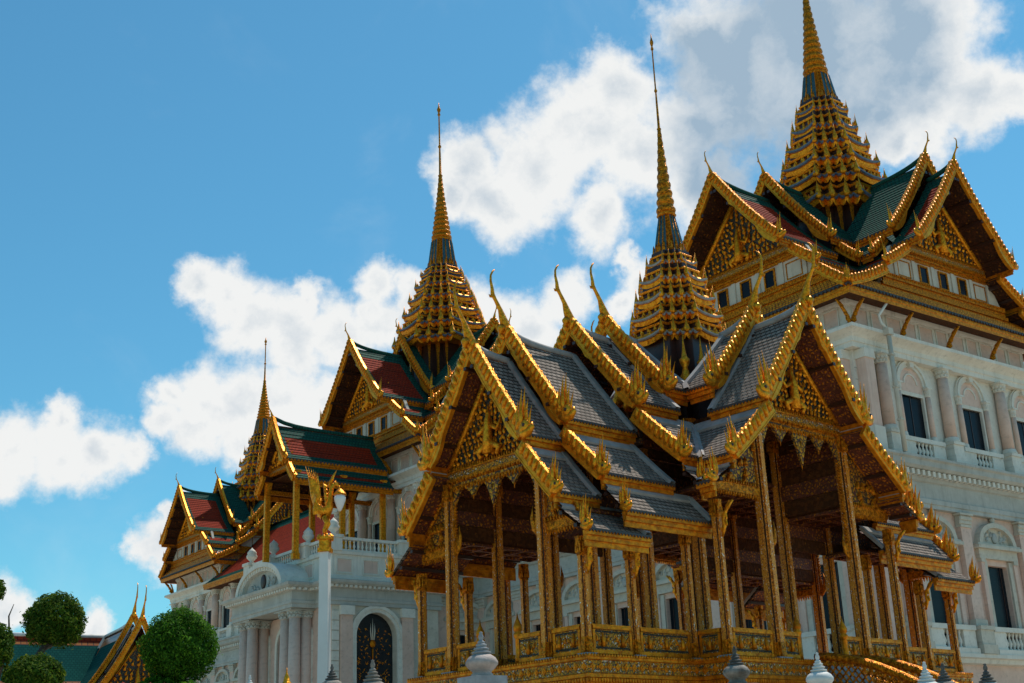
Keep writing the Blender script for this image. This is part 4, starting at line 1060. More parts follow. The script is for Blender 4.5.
def cornice_run(Mf, s0, s1, which=(0, 1, 2, 3)):
    for k in which:
        nm, pr, mt = CORN[k]; m = MB()
        m.loft([[(s, z, n - .002) for n, z in pr] for s in (s0, s1)], 0)
        if k == 1:
            n = int((s1 - s0) / .42)
            for j in range(n):
                s_ = s0 + (j + .5) * (s1 - s0) / n; m.box(s_ - .10, s_ + .10, 15.67, 15.93, .5, .81, 1)
        m.build(nm, [M[mt], M['white']], pal, Mf)
def face_W(b): return Matrix(((1, 0, 0, 0), (0, 0, -1, b), (0, 1, 0, 0), (0, 0, 0, 1)))          # s = a
def face_N(a, b0): return Matrix(((0, 0, -1, a), (-1, 0, 0, b0), (0, 1, 0, 0), (0, 0, 0, 1)))    # s = b0 - b
def rear_walls(ca, cb, ha, hb):
    m = MB(); x0, x1, y0, y1 = ca - ha, ca + ha, cb - hb, cb + hb
    m.add([(x1, y0, 0), (x1, y1, 0), (x1, y1, 25), (x1, y0, 25)], [(0, 1, 2, 3)]); m.build('wall', [M['white']], pal)
    m = MB(); m.add([(x0, y1, 0), (x1, y1, 0), (x1, y1, 25), (x0, y1, 25)], [(0, 1, 2, 3)]); m.build('wall', [M['white']], pal)
# near tower
tower(9.2, 7.2, 9.2, 7.2, (41.25, 1.0, 43.2, .72), (57.0, .64))
facade(face_W(1.3), 1.3, 17.1, [5.75, 10.95, 16.0], [3.15, 8.28, 13.5])
facade(face_N(1.3, 13.1), 0.0, 11.8, [3.4, 8.4], [1.0, 5.9, 10.7])
cornice_ring(9.2, 7.2, 7.9, 5.9); rear_walls(9.2, 7.2, 7.9, 5.9)
cc = MB()
for (da, db) in ((.42, -.0), (-.0, .42)): pass
for (x, y) in ((1.85, 1.05), (1.05, 1.85)):                    # paired pink pilasters at the corner
    cc.box(x - .34, x + .34, y - .34, y + .34, 17.9, 21.45, 0); cc.box(x - .42, x + .42, y - .42, y + .42, 16.66, 17.88, 1); cc.box(x - .40, x + .40, y - .40, y + .40, 21.453, 21.93, 1)
cc.build('corner_pilaster', [M['pink'], M['white']], pal)
dp = MB()
dp.box(2.80, 3.20, .02, .38, 22.70, 23.05, 0); dp.tube([(3.0, .2, 22.75), (3.0, .2, 16.62)], [.12, .12], 8, 0)
for z in (21.6, 19.9, 18.2): dp.box(2.86, 3.14, .06, .34, z, z + .10, 0)
dp.tube([(3.0, .2, 23.0), (2.75, .35, 23.35), (2.62, .35, 23.75), (3.05, .1, 24.4)], [.075] * 4, 8, 1)
dp.build('downpipe', [M['cream'], M['white']], pal)
# middle tower, set forward, and the far tower
tower(3.8, 41.6, 7.2, 7.2, (41.25, 1.02, 43.6, .74), (56.4, .68), zs=(34.2, 35.5, 36.75, 38.0, 39.2, 40.4), rs=(3.5, 3.2, 2.8, 2.4, 1.95, 1.55))
facade(face_W(35.7), -2.1, 9.7, [1.0, 5.8], [-1.0, 3.4, 8.4])
facade(face_N(-2.1, 47.5), 0.0, 11.8, [1.9, 5.9, 9.9], [.4, 3.9, 7.9, 11.4])
cornice_ring(3.8, 41.6, 5.9, 5.9); rear_walls(3.8, 41.6, 5.9, 5.9)
tower(12.6, 91.3, 8.4, 6.9, (40.45, .98, 42.3, .72), (52.3, .64), zs=(32.6, 34.0, 35.3, 36.7, 38.1, 39.4), rs=(3.1, 2.9, 2.55, 2.2, 1.8, 1.4))
facade(face_W(85.7), 5.5, 19.7, [8.0, 12.8], [6.3, 10.4, 15.0])
facade(face_N(5.5, 96.9), 0.0, 11.2, [1.9, 5.6, 9.3], [.4, 3.7, 7.5, 10.8])
cornice_ring(12.6, 91.3, 7.1, 5.6); rear_walls(12.6, 91.3, 7.1, 5.6)
# wings
def wing(a, b0, b1, bays, pil, arched=False):
    facade(face_N(a, b1), 0.0, b1 - b0, bays, pil, True, False, zt=22.4); cornice_run(face_N(a, b1), 0, b1 - b0, (0, 1))
    m = MB(); m.add([(a + 11, b0, 0), (a + 11, b1, 0), (a + 11, b1, 22), (a + 11, b0, 22)], [(0, 1, 2, 3)]); m.build('wall', [M['white']], pal)
    st = dict(SP); st.update(nobb=0, lift=.0, horn=.01)
    for sg in (-1, 1):
        surf = MB(); tab = (0, 28.8, 6.9, 22.4); L = hypot(6.9, 6.4); n = 30
        for k in range(n):
            t0, t1 = k / n, (k + 1) / n; y0, z0 = prof_pt(tab, t0, .3); y1, z1 = prof_pt(tab, t1, .3)
            edge = k < 3 or k > n - 4
            xs = [b0, b0 + .9, b1 - .9, b1]
            for c in range(3):
                v = [(a + 5.5 + sg * y0, xs[c], z0), (a + 5.5 + sg * y0, xs[c + 1], z0), (a + 5.5 + sg * y1, xs[c + 1], z1 + .03), (a + 5.5 + sg * y1, xs[c], z1 + .03), (a + 5.5 + sg * y1, xs[c + 1], z1), (a + 5.5 + sg * y1, xs[c], z1)]
                u = [(xs[c], L * t0), (xs[c + 1], L * t0), (xs[c + 1], L * t1), (xs[c], L * t1)]
                surf.add(v, [(0, 1, 2, 3), (3, 2, 4, 5)], 1 if edge or c != 1 else 0, None, False, [u, [u[3], u[2], u[2], u[3]]])
        surf.tube([(a + 5.5, b0, 28.85), (a + 5.5, b1, 28.85)], [.16, .16], 8, 1)
        r = surf.build('wing_roof', [M['redtile'], M['greentile']], pal)
        e = MB(); x = a + 5.5 + sg * 6.9
        for (i, o, z0, z1) in ((.1, .16, 22.20, 22.36), (.1, .10, 22.04, 22.197), (.1, .05, 21.86, 22.037)):
            e.box(min(x - sg * i, x + sg * o), max(x - sg * i, x + sg * o), b0, b1, z0, z1, 0)
        e.box(min(x - sg * 1.5, x - sg * .12), max(x - sg * 1.5, x - sg * .12), b0, b1, 21.9, 21.96, 1)
        e.build('eave_board', [M['fascia'], M['ceiling']], r)
wing(2.3, 13.1, 35.7, [2.5, 6.8, 11.0, 15.2, 19.4], [.5, 4.65, 8.9, 13.1, 17.3, 21.5])
wing(5.2, 47.5, 85.7, [2.6 + 4.25 * k for k in range(9)], [.5 + 4.25 * k for k in range(10)])

# ------------------------------------------------------------------ portico with balcony and its gilded porch
def bal_run(p0, p1, z0, z1, peds=True, finial=True, n_ped=None):
    v = Vector((p1[0] - p0[0], p1[1] - p0[1], 0)); L = v.length; ang = atan2(v.y, v.x); m = MB(); Q = Matrix(((1, 0, 0, 0), (0, 0, -1, 0), (0, 1, 0, 0), (0, 0, 0, 1)))
    m.box(0, L, -.17, .17, z0, z0 + .16); m.box(0, L, -.19, .19, z1 - .18, z1); 
    n = int(L / .30)
    for k in range(n): baluster(m, (k + .5) * L / n, z0 + .16, z1 - .18, 0, 0, .095, Q)
    m.build('balustrade', [M['white']], pal, T((p0[0], p0[1], 0)) @ RZ(ang))
def pedestal(x, y, z0, z1, fin):
    m = MB(); m.box(x - .42, x + .42, y - .42, y + .42, z0 - .003, z1 - .14); m.box(x - .5, x + .5, y - .5, y + .5, z1 - .137, z1 + .06)
    if fin: m.lathe([(.30, 0), (.16, .10), (.14, .18), (.36, .38), (.40, .52), (.30, .70), (.34, .78), (.20, .95), (.06, 1.08), (.002, 1.15)], 10, 0, T((x, y, z1 + .06)))
    m.build('pedestal', [M['white']], pal)
A0, A1, B0, B1 = -9.9, -1.9, 34.6, 46.8
# walls: west face with the great arched door, north face with arches
pw = MB(); wall_holes(pw, A0, A1, 0.004, 13.0, [(-8.15, -5.15, .004, 12.66, True)], 0, .5); pw.build('wall', [M['cream']], pal, face_W(B0))
pn = MB(); wall_holes(pn, 0, B1 - B0, 0.004, 13.0, [(5.0, 7.2, .004, 12.2, True), (8.35, 9.55, .004, 12.0, True), (2.5, 3.7, .004, 12.0, True)], 0, .5); pn.build('wall', [M['pink']], pal, face_N(A0, B1))
pe = MB(); pe.add([(A0, B1, 0), (A1, B1, 0), (A1, B1, 14), (A0, B1, 14)], [(0, 1, 2, 3)]); pe.build('wall', [M['cream']], pal); pe = MB(); pe.box(A0 + .05, A1, B0 + .05, B1 - .05, 14.2, 14.6); pe.build('balcony_floor', [M['cream']], pal)
d = MB(); d.box(-8.2, -5.1, .01, 12.7, -.53, -.50, 0)
for (x, z, s_, k) in ((0, 11.0, .30, 0),):
    d.ball((-6.65, 10.75, -.46), .22, .25, .05, 12, 6, 1)
    for dx, hh in ((0, 1.35), (-.16, 1.05), (.16, 1.05)): d.tube([(-6.65 + dx * .6, 11.0, -.46), (-6.65 + dx, 11.0 + hh * .5, -.45), (-6.65 + dx * .9, 11.0 + hh, -.46)], [.05, .045, .004], 6, 2)
    d.tube([(-6.65, 10.45, -.46), (-6.65, 9.6, -.46)], [.07, .03], 6, 1)
rnd = random.Random(9)
for k in range(110):                                           # gilded scrolls and small figures on the black leaf
    sg = -1 if k % 2 else 1; xx = rnd.uniform(.3, 1.3); zz = rnd.uniform(8.2, 11.7)
    if xx * xx + max(0, zz - 11.1) ** 2 > 1.75: continue
    d.pillow(flame_outline(.06, rnd.uniform(.10, .24), .6), .012, 1, T((-6.65 + sg * xx, zz, -.48)) @ Matrix.Rotation(rnd.uniform(-2, 2), 4, 'Z'), .3)
d.build('door', [M['door'], M['fascia'], M['cream']], pal, face_W(B0))
ar = MB()
for (ra, rb, n0) in ((1.5, 1.72, .10), (1.723, 1.95, .18)):
    for k in range(20):
        a0, a1 = pi * k / 20, pi * (k + 1) / 20
        ar.prism([(-6.65 + ra * cos(a0), 11.16 + ra * sin(a0)), (-6.65 + rb * cos(a0), 11.16 + rb * sin(a0)), (-6.65 + rb * cos(a1), 11.16 + rb * sin(a1)), (-6.65 + ra * cos(a1), 11.16 + ra * sin(a1))], .002, n0, 0)
    for sg in (-1, 1): ar.box(*sorted((-6.65 + sg * ra, -6.65 + sg * rb)), .02, 11.157, .002, n0, 0)
for sc_ in (-8.9, -4.4):                                      # pilasters each side and quoins
    ar.box(sc_ - .42, sc_ + .42, .02, 12.4, .002, .22, 1); ar.box(sc_ - .50, sc_ + .50, 12.403, 12.98, .002, .34, 0)
for k in range(20): ar.box(-9.88, -9.40, .3 + k * .62, .86 + k * .62, .002, .08, 0)
ar.build('door_surround', [M['white'], M['pink']], pal, face_W(B0))
for s0_, s1_, zt in ((5.0, 7.2, 12.2), (8.35, 9.55, 12.0), (2.5, 3.7, 12.0)):
    o = MB(); o.box(s0_ - .02, s1_ + .02, .01, zt + .02, -.53, -.50, 0); rnd = random.Random(int(s0_ * 10))
    for k in range(14): o.pillow(flame_outline(.12, rnd.uniform(.2, .4), .5), .02, 1, T((rnd.uniform(s0_ + .2, s1_ - .2), rnd.uniform(5, zt - .9), -.48)) @ Matrix.Rotation(rnd.uniform(-2, 2), 4, 'Z'), .3)
    o.build('door', [M['door'], M['gold']], pal, face_N(A0, B1))
    r = (s1_ - s0_) / 2; cx = (s0_ + s1_) / 2; q = MB()
    for k in range(16):
        a0, a1 = pi * k / 16, pi * (k + 1) / 16; ra, rb = r, r + .28
        q.prism([(cx + ra * cos(a0), zt - r + ra * sin(a0)), (cx + rb * cos(a0), zt - r + rb * sin(a0)), (cx + rb * cos(a1), zt - r + rb * sin(a1)), (cx + ra * cos(a1), zt - r + ra * sin(a1))], .002, .12, 0)
    for sg in (-1, 1): q.box(*sorted((cx + sg * r, cx + sg * (r + .28))), .02, zt - r - .003, .002, .12, 0)
    q.build('door_surround', [M['white']], pal, face_N(A0, B1))
PP = [(A0, B0), (A1, B0), (A1, B1), (A0, B1)]
PB = [(A0, B0), (A1, B0), (A1, B1), (A0, B1), (A0, 45.0), (-11.55, 45.0), (-11.55, 36.6), (A0, 36.6)]
en = MB(); ep = [(0, 13.0), (.18, 13.02), (.18, 13.25), (.24, 13.27), (.24, 13.45), (.18, 13.48), (.18, 14.0), (.30, 14.06), (.34, 14.18), (.62, 14.24), (.75, 14.36), (.78, 14.52), (.6, 14.58), (0, 14.62)]
rings(en, PB, ep, 0)
q = offset_poly(PB, .46)
for i in range(len(q)):
    a, b = Vector(q[i]), Vector(q[(i + 1) % len(q)]); L = (b - a).length; ang = atan2(b.y - a.y, b.x - a.x); n = max(1, int(L / .34))
    for j in range(n):
        p = a.lerp(b, (j + .5) / n); en.box(-.09, .09, -.14, .14, 14.07, 14.22, 1, T((p.x, p.y, 0)) @ RZ(ang))
en.box(-11.5, A0, 36.65, 44.95, 13.05, 14.55, 0)
en.build('entablature', [M['bluegrey'], M['white']], pal)
pa = MB(); rings(pa, PP, [(-.05, 14.6), (.10, 14.63), (.10, 14.85), (.0, 14.9), (.0, 16.2), (.14, 16.24), (.16, 16.42), (-.5, 16.43)], 0)
for k in range(4):
    a = A0 + .9 + k * 1.95
    if a < A1 - .8:
        for (x0, x1, z0, z1) in ((a - .62, a + .62, 15.02, 15.10), (a - .62, a + .62, 15.95, 16.03), (a - .62, a - .54, 15.103, 15.947), (a + .54, a + .62, 15.103, 15.947)): pa.box(x0, x1, B0 - .06, B0 + .02, z0, z1, 0)
        pa.box(a - .50, a + .50, B0 - .012, B0 + .02, 15.14, 15.91, 1)
for k in range(6):
    b = B0 + 1.0 + k * 2.0
    for (x0, x1, z0, z1) in ((b - .62, b + .62, 15.02, 15.10), (b - .62, b + .62, 15.95, 16.03), (b - .62, b - .54, 15.103, 15.947), (b + .54, b + .62, 15.103, 15.947)): pa.box(A0 - .06, A0 + .02, x0, x1, z0, z1, 0)
    pa.box(A0 - .012, A0 + .02, b - .5, b + .5, 15.14, 15.91, 1)
pa.build('parapet', [M['white'], M['pink']], pal)
for (x, y, f) in ((A0 + .2, B0 + .2, True), (A0 + .2, 38.2, True), (A0 + .2, 43.2, True), (A0 + .2, B1 - .2, True), (A1 - 2.6, B0 + .2, False)): pedestal(x, y, 16.43, 17.40, f)
for p0, p1 in (((A0 + .65, B0 + .2), (A1 - 3.05, B0 + .2)), ((A1 - 2.15, B0 + .2), (A1, B0 + .2)), ((A0 + .2, B0 + .65), (A0 + .2, 37.75)), ((A0 + .2, 38.65), (A0 + .2, 42.75)), ((A0 + .2, 43.65), (A0 + .2, B1 - .65))): bal_run(p0, p1, 16.43, 17.38)
sg_ = MB()                                                     # segmental pediment over the entrance, a short barrel running back to the parapet
def arcs(r, h, n=20, z=14.6): return [(40.9 + r * cos(pi * k / n), z + h * sin(pi * k / n)) for k in range(n + 1)]
o, i1, i2 = arcs(3.4, 1.85), arcs(3.05, 1.55), arcs(2.75, 1.30)
for k in range(20):
    sg_.prism([i1[k], o[k], o[k + 1], i1[k + 1]], -11.95, A0 + .02, 0, P_YZ)
    sg_.prism([i2[k], i1[k], i1[k + 1], i2[k + 1]], -11.80, -11.2, 0, P_YZ)
sg_.prism(i2, -11.5, -11.3, 1, P_YZ)
for k in range(1, 24):                                         # dentils round the arch
    a = pi * k / 24; sg_.box(-11.86, -11.7, -.07, .07, -.10, .10, 0, T((0, 40.9 + 2.93 * cos(a), 14.6 + 1.43 * sin(a))))
sg_.ball((-11.55, 40.9, 15.25), .10, .36, .48, 12, 8, 2)
rnd = random.Random(4)
for k in range(16):
    s_ = -1 if k % 2 else 1; yy = rnd.uniform(.45, 1.7); zz = 14.65 + rnd.uniform(.0, .7) * (1 - (yy / 2.6) ** 2)
    sg_.pillow(flame_outline(.2, .42, .3), .06, 1, T((-11.55, 40.9 + s_ * yy, zz)) @ P_YZ @ Matrix.Rotation(-s_ * rnd.uniform(0, 1), 4, 'Z'), .4)
sg_.build('arched_pediment', [M['white'], M['bluegrey'], M['lacquer']], pal)
pc = MB()
column_shape(pc, 0, 0.9, 13.0, .42, 0, 1, 0); pc.box(-.62, .62, .004, .897, -.62, .62, 1)
pcm = pc.mesh('porch_column', [M['pink'], M['bluegrey']])
for b in (44.5, 43.3, 38.5, 37.3):
    for a in (-11.05, -10.25): link('porch_column', pcm, pal, face_N(a, b))
# gilded porch over the balcony
por = dict(SP); por.update(horn=1.25, naga=.85, bw=.34, tooth=.26, over=1.0)
gable_arm(pal, pi, [dict(X=8.3, tabs=[(0, 26.0, 2.0, 23.25), (1.88, 22.9, 2.85, 21.75)], xin=[.3, .3], Xs=[8.3, 8.0],
          ped=dict(x=7.5, hw=1.75, zb=23.2, za=25.4, beam=(1.9, 22.75, 23.2), leaf=.4))], por, org=(-3.0, 40.6, 0))
gc = MB(); gc.loft([[(x, y, z) for x, y in redent(r, 2)] for r, z in ((.26, 16.43), (.26, 16.8), (.20, 16.9), (.19, 21.9), (.24, 22.0), (.30, 22.4))], 0); gcm = gc.mesh('porch_post', [M['bright']])
for a in (-10.5, -7.0, -3.8):
    for b in (38.45, 42.75):
        c = link('porch_post', gcm, pal, T((a, b, 0)))
        link('bracket', _kbm, c, T((0, 0, 21.9)) @ RZ(pi if b < 40 else 0) @ SC3(.6, .7, .8))
pb = MB()
for b in (38.45, 42.75): pb.box(-10.5, -2, b - .12, b + .12, 21.62, 21.9, 0)
pb.box(-10.3, -2, 38.6, 42.6, 22.5, 22.56, 1)
pb.build('porch_ceiling', [M['gold'], M['ceiling']], pal)

# ================================================================== lamp post with a gilded hamsa bird
lamp = thing('lamp_post', 'tall white lamp post topped by a golden bird carrying a lantern in its beak', 'lamp post', (-3.935, 25.70, 0), radians(-9))
pm = MB(); pm.loft([[(x * q, y * q, z) for x, y in ((1, 1), (-1, 1), (-1, -1), (1, -1))] for q, z in ((.13, .6), (.105, 3.5), (.090, 6.26))], 0)
pm.box(-.24, .24, -.24, .24, .004, .45); pm.loft([[(x * q, y * q, z) for x, y in ((1, 1), (-1, 1), (-1, -1), (1, -1))] for q, z in ((.24, .45), (.18, .60))], 0)
pm.build('post', [M['post']], lamp)
hp = MB()
hp.box(-.125, .125, -.125, .125, 6.262, 6.34); hp.box(-.10, .10, -.10, .10, 6.343, 6.50); hp.box(-.13, .13, -.13, .13, 6.503, 6.57)
for a in range(4):
    for k in (-1, 0, 1): hp.pillow([(-.045, 0), (-.05, .06), (0, .13), (.05, .06), (.045, 0)], .02, 0, RZ(a * pi / 2) @ T((.125, k * .075, 6.50)) @ P_YZ, .3)
hp.build('capital', [M['bright']], lamp)
hb = MB()
hb.tube([(-.20, 0, 7.08), (-.10, 0, 7.04), (.02, 0, 7.06), (.10, 0, 7.18), (.12, 0, 7.40), (.16, 0, 7.58), (.22, 0, 7.66)], [.05, .12, .15, .11, .07, .065, .05], 10, 0)
hb.tube([(.16, 0, 7.63), (.26, 0, 7.68), (.36, 0, 7.60)], [.075, .06, .012], 8, 0)                # head and beak
hb.tube([(.14, 0, 7.66), (.19, 0, 7.80), (.29, 0, 7.93)], [.05, .04, .004], 6, 0)                # crest
hb.tube([(.10, 0, 7.60), (.12, 0, 7.72), (.19, 0, 7.82)], [.04, .03, .004], 6, 0)
for k in range(5): hb.pillow(flame_outline(.10, .16, .3), .03, 0, T((.06 - .01 * k, 0, 7.25 + k * .08)) @ P_XZ @ Matrix.Rotation(.9, 4, 'Z'), .35)
for sy in (-1, 1):
    hb.tube([(.0, sy * .07, 6.98), (.06, sy * .08, 6.84), (-.02, sy * .08, 6.70), (0, sy * .08, 6.57)], [.085, .06, .035, .03], 8, 0)
    hb.tube([(-.03, sy * .08, 6.585), (.11, sy * .08, 6.58)], [.03, .012], 6, 0)
hb.build('bird', [M['bright']], lamp, SC3(.78, .78, 1))
for sy in (-1, 1):
    wg = MB()
    for k in range(5): wg.pillow(flame_outline(.11, .24 + .06 * k, .12), .025, 0, T((.04 - .075 * k, sy * (.13 + .012 * k), 7.06 - .01 * k)) @ P_XZ @ Matrix.Rotation(.95 - .24 * k, 4, 'Z'), .35)
    wg.build('wing', [M['bright']], lamp, SC3(.7, .78, 1))
tl = MB()
for k in range(6): tl.pillow(flame_outline(.14, .60 + .05 * k, -.06), .04, 0, T((-.20 - .02 * k, .03 * (k - 2.5), 7.0)) @ P_XZ @ Matrix.Rotation(-.05 + .07 * k, 4, 'Z'), .35)
tl.pillow(flame_outline(.2, .3, .3), .05, 0, T((-.14, 0, 6.96)) @ P_XZ @ Matrix.Rotation(1.0, 4, 'Z'), .35)
tl.build('tail', [M['bright']], lamp, SC3(.78, .78, 1.04))
ln = MB(); ln.tube([(.29, 0, 7.61), (.30, 0, 7.52)], [.010, .010], 6, 0); ln.lathe([(.02, 7.55), (.06, 7.52), (.13, 7.44), (.14, 7.42), (.13, 7.41), (.02, 7.40)], 12, 0, T((.30, 0, 0)))
lc = ln.build('lantern_cap', [M['bright']], lamp)
gl = MB(); gl.lathe([(.02, 7.08), (.04, 7.11), (.078, 7.19), (.115, 7.30), (.122, 7.36), (.10, 7.41)], 14, 0, T((.30, 0, 0))); gl.build('globe', [M['lampglass']], lc)

# ================================================================== stone posts with ringed finials in front
def fence_post(x, y, z, s_, label, mats, rot=.6):
    t = thing('fence_post', label, 'post', (x, y, 0), rot, 'stone posts with ringed finials in front of the pavilion')
    b = MB(); q = .20 * s_
    b.box(-q * 1.4, q * 1.4, -q * 1.4, q * 1.4, .004, .5); b.box(-q, q, -q, q, .5, z - .10); b.box(-q * 1.25, q * 1.25, -q * 1.25, q * 1.25, z - .10, z)
    b.build('shaft', [M[mats[2]]], t)
    f = MB(); h = s_
    f.lathe([(.15 * h, z + .002), (.155 * h, z + .03 * h), (.13 * h, z + .05 * h), (.135 * h, z + .07 * h), (.18 * h, z + .105 * h), (.225 * h, z + .16 * h), (.225 * h, z + .20 * h), (.19 * h, z + .255 * h), (.125 * h, z + .30 * h)], 20, 0)
    f.build('body', [M[mats[0]]], t)
    g_ = MB(); pr = [(.125 * h, z + .298 * h)]
    for k, (r, zz) in enumerate(((.135, .325), (.105, .375), (.075, .425), (.05, .465))):
        pr += [(r * h * .72, z + (zz - .022) * h), (r * h, z + (zz - .012) * h), (r * h, z + (zz + .006) * h), (r * h * .72, z + (zz + .018) * h)]
    pr += [(.022 * h, z + .49 * h), (.034 * h, z + .515 * h), (.036 * h, z + .545 * h), (.02 * h, z + .58 * h), (.026 * h, z + .60 * h), (.002, z + .61 * h)]
    g_.lathe(pr, 20, 0); g_.build('crown', [M[mats[1]]], t)
FP = [(-.56, 16.99, 2.99, .94, 'nearest grey stone post, its pale finial overlapping the gable-end railing of the pavilion', ('pinkmarble', 'greystone', 'greystone')),
      (-2.42, 20.86, 2.97, 1.10, 'brown weathered post whose finial stands before the black arched palace door', ('stone', 'stone', 'stone')),
      (3.47, 21.73, 3.10, 1.0, 'brown weathered post whose finial stands below the re-entrant corner pillars of the pavilion', ('stone', 'dkmetal', 'stone')),
      (4.55, 20.50, 2.86, .95, 'bright white post finial beside the foot of the golden stair handrail', ('marble', 'marble', 'marble')),
      (6.07, 20.10, 2.62, .96, 'white post finial just right of the curved golden handrails', ('marble', 'marble', 'marble')),
      (7.07, 22.41, 2.77, .96, 'small dark post finial half hidden behind a white one', ('stone', 'dkmetal', 'stone')),
      (7.06, 20.31, 2.58, .95, 'pale post with a dark ringed finial at the far right, below the palace plinth', ('marble', 'dkmetal', 'stone')),
      (-3.42, 23.27, 3.28, .90, 'dark ringed post finial partly behind the white lamp post', ('stone', 'dkmetal', 'stone')),
      (-4.92, 23.49, 3.26, .75, 'small white-tipped post finial in front of the portico columns', ('stone', 'marble', 'stone'))]
for a in FP: fence_post(*a)
gp = thing('garden_lamp', 'small golden bud-shaped finial on a pole in front of the portico', 'lamp', (-3.57, 19.68, -.0))
m_ = MB(); m_.lathe([(.06, .004), (.06, .3), (.035, .35), (.03, 3.02), (.06, 3.05)], 10, 0); m_.build('pole', [M['lacquer']], gp)
m_ = MB(); m_.lathe([(.06, 3.052), (.09, 3.11), (.095, 3.18), (.075, 3.23), (.05, 3.26), (.04, 3.32), (.015, 3.38), (.002, 3.46)], 12, 0); m_.build('finial', [M['bright']], gp)

# ================================================================== clipped trees
def leaves(mb, c, rx, rz, n, size, rnd, mi=0, shell=.50, core=False):
    for k in range(n):
        u = rnd.uniform(-1, 1); a = rnd.uniform(0, 2 * pi); q = sqrt(1 - u * u)
        d = Vector((q * cos(a), q * sin(a), u))
        lump = 1 + .10 * sin(3.1 * a + 2 * u + rx * 9) * cos(4.3 * u + a) + .07 * sin(7 * a) * sin(6 * u + rz * 7)
        r = (shell + (1.02 - shell) * rnd.random() ** .45) * lump * (rnd.uniform(1.03, 1.14) if rnd.random() < .03 else 1)
        p = Vector(c) + Vector((d.x * rx * r, d.y * rx * r, d.z * rz * r))
        nrm = (d + Vector((rnd.gauss(0, .55), rnd.gauss(0, .55), rnd.gauss(.25, .55)))).normalized()
        t = nrm.orthogonal().normalized(); t.rotate(Matrix.Rotation(rnd.uniform(0, 2 * pi), 3, nrm)); b = nrm.cross(t)
        s = size * rnd.uniform(.5, 1.4); w_ = s * .42
        mb.add([p - t * s * .5, p + b * w_ * .5 + nrm * s * .08, p + t * s * .5, p - b * w_ * .5 + nrm * s * .08], [(0, 1, 2, 3)], mi)
    if core: mb.ball(c, rx * shell * .97, rx * shell * .97, rz * shell * .97, 14, 9, mi)
def tree(name, label, base, trunk, crowns, leaf, size, dens, group=None):
    t = thing(name, label, 'tree', base, 0, group); rnd = random.Random(int(base[0] * 100))
    tm = MB()
    for pts, rads in trunk: tm.tube(pts, rads, 8, 0)
    tm.build('trunk', [M['bark']], t)
    for (c, rx, rz) in crowns:
        cm_ = MB(); leaves(cm_, c, rx, rz, int(dens * rx * (rx + rz)), size, rnd); cm_.build('crown', [M[leaf]], t)
    return t
tree('topiary_tree', 'large round clipped bush-like tree, bright green ball beside the palace portico', (-6.38, 24.17, 0),
     [([(0, 0, 0), (.05, .02, 1.5), (.0, 0, 3.0), (0, 0, 4.0)], [.14, .11, .10, .08])], [((0, 0, 4.36), .67, .66), ((-.30, .1, 3.55), .52, .30), ((.25, .15, 3.3), .55, .3)], 'leaf', .065, 24000)
tree('topiary_tree', 'cloud-pruned tree with two rounded pads on a leaning trunk, before the green roof', (-8.85, 22.9, 0),
     [([(0, 0, 0), (.05, .05, 2.0), (-.02, .1, 3.3), (.05, .3, 3.9), (.30, .55, 4.5)], [.13, .11, .09, .075, .05]), ([(-.02, .1, 3.2), (.35, -.2, 3.5), (.42, -.35, 3.65)], [.06, .04, .03]),
      ([(.2, .5, 4.3), (.5, .6, 4.45)], [.04, .02])],
     [((.35, .62, 4.83), .53, .47), ((.44, -.40, 3.74), .50, .36)], 'leaf2', .075, 20000)
tree('topiary_tree', 'partly visible clipped tree cut off by the left edge of the photo', (-9.03, 22.1, 0),
     [([(0, 0, 0), (.08, 0, 2.2), (.14, .05, 3.5), (.05, 0, 4.1)], [.09, .08, .06, .04]), ([(.14, .05, 3.7), (.24, .1, 4.4), (.20, .1, 4.75), (.27, .1, 4.95)], [.03, .02, .014, .006])],
     [((-.05, 0, 4.22), .40, .42), ((-.22, .1, 5.2), .30, .22)], 'leaf2', .075, 20000)
sh = thing('flowering_shrub', 'low shrub with small red flowers at the foot of the round clipped tree', 'shrub', (-6.3, 22.6, 0)); rnd = random.Random(5)
m_ = MB(); 
for k in range(7): m_.tube([(0, 0, 0.004), (rnd.uniform(-.3, .3), rnd.uniform(-.2, .2), 1.8), (rnd.uniform(-.6, .6), rnd.uniform(-.3, .3), 3.3)], [.03, .02, .008], 5, 0)
m_.build('stem', [M['bark']], sh)
m_ = MB()
for (c, r) in (((-.35, 0, 3.22), .32), ((.1, .1, 3.20), .34), ((.50, 0, 3.36), .26), ((.0, 0, 2.4), .6)): leaves(m_, c, r, r * .8, 700, .10, rnd)
m_.build('foliage', [M['leaf']], sh)
m_ = MB()
for k in range(26):
    p = Vector((rnd.uniform(-.55, .30), rnd.uniform(-.38, -.15), rnd.uniform(3.30, 3.55)))
    for q in range(5): m_.pillow(flame_outline(.03, .05, 0), .006, 0, T(p) @ RX(.8) @ Matrix.Rotation(q * 2 * pi / 5, 4, 'Z'), .3)
m_.build('flowers', [M['flower']], sh)

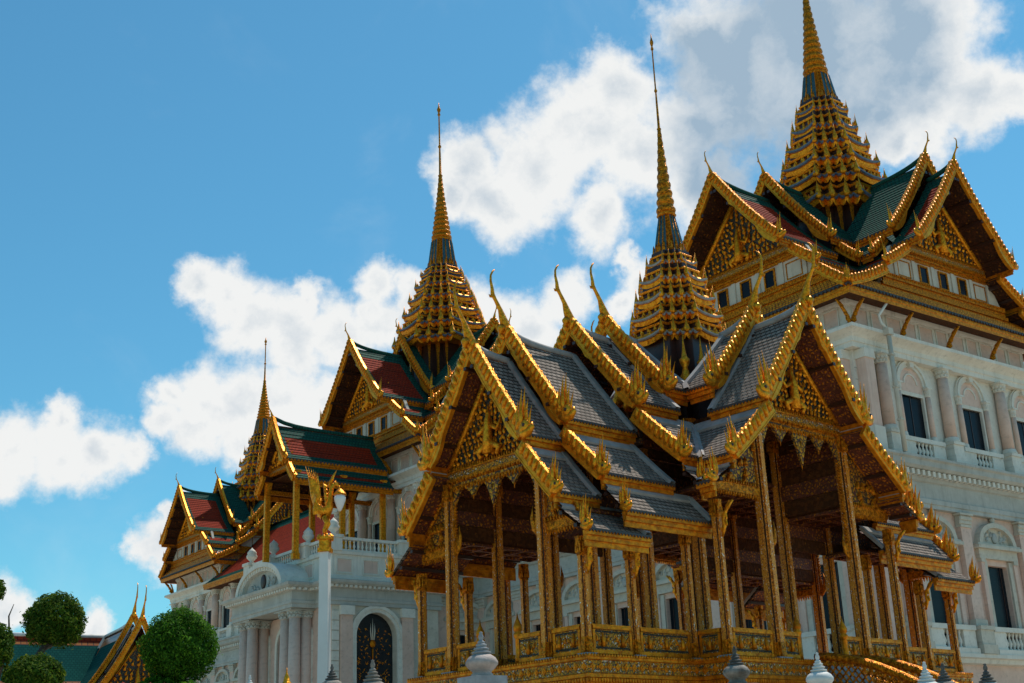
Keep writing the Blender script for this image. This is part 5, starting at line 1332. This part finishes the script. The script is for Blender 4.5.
# ================================================================== temple hall beyond the trees, lower left
PHI = radians(31)
hall = thing('temple_hall', 'small hall with teal green tiled roof and a gilded gable, low behind the trees', 'hall', (-19.01, 59.02, 0), PHI)
SH = dict(SP); SH.update(row=.22, lip=.002, border=.35, thick=.12, pur=.06, over=.5, fas=.25, tend=.18, lift=.35, liftl=.6, ridge=.08, tiles=['hallgreen', 'orangetile', 'marble'], horn=1.35, bw=.09, bt=.09, tooth=.09, wave=.03, naga=.7, band=.09, sag=.38)
gable_arm(hall, -pi / 2, [dict(X=6.3, tabs=[(0, 8.55, 2.3, 5.2)], xin=[4.6], ped=dict(x=6.0, hw=2.0, zb=5.2, za=8.05, beam=(2.1, 4.9, 5.25), leaf=.26)), dict(X=4.9, tabs=[(0, 8.85, 2.5, 5.3), (2.4, 5.1, 3.6, 4.2)], xin=[.2, .2])], SH, org=(0, 0, 0))
mh = MB(); sl = (0, 8.85, 1.55, 6.35); nrow = 20
for sg in (-1, 1):
    for k in range(nrow):
        t0, t1 = k / nrow, (k + 1) / nrow; y0, z0 = prof_pt(sl, t0, .1); y1, z1 = prof_pt(sl, t1, .1); L = hypot(2.1, 2.5)
        mi = 1 if k < 2 or k > 16 else 0; mi = 2 if k in (2, 16) else mi
        xs = [-6.2, -5.75, -5.5, 0]
        for c in range(3):
            v = [(xs[c], sg * y0, z0), (xs[c + 1], sg * y0, z0), (xs[c + 1], sg * y1, z1), (xs[c], sg * y1, z1)]
            u = [(xs[c], L * t0), (xs[c + 1], L * t0), (xs[c + 1], L * t1), (xs[c], L * t1)]
            mh.add(v, [(0, 1, 2, 3)], (1, 2, mi)[c], None, False, [u])
mh.tube([(-6.2, 0, 8.88), (.2, 0, 8.88)], [.09, .09], 8, 3)
mh.build('roof', [M['hallgreen'], M['redtile'], M['orangetile'], M['marble']], hall)
mw = MB(); mw.box(-6.0, 2.4, -1.8, 1.8, .004, 6.2); mw.build('wall', [M['white']], hall); mw = MB(); mw.box(-1.9, 1.9, -5.9, -1.85, .004, 5.0); mw.build('wall', [M['white']], hall)
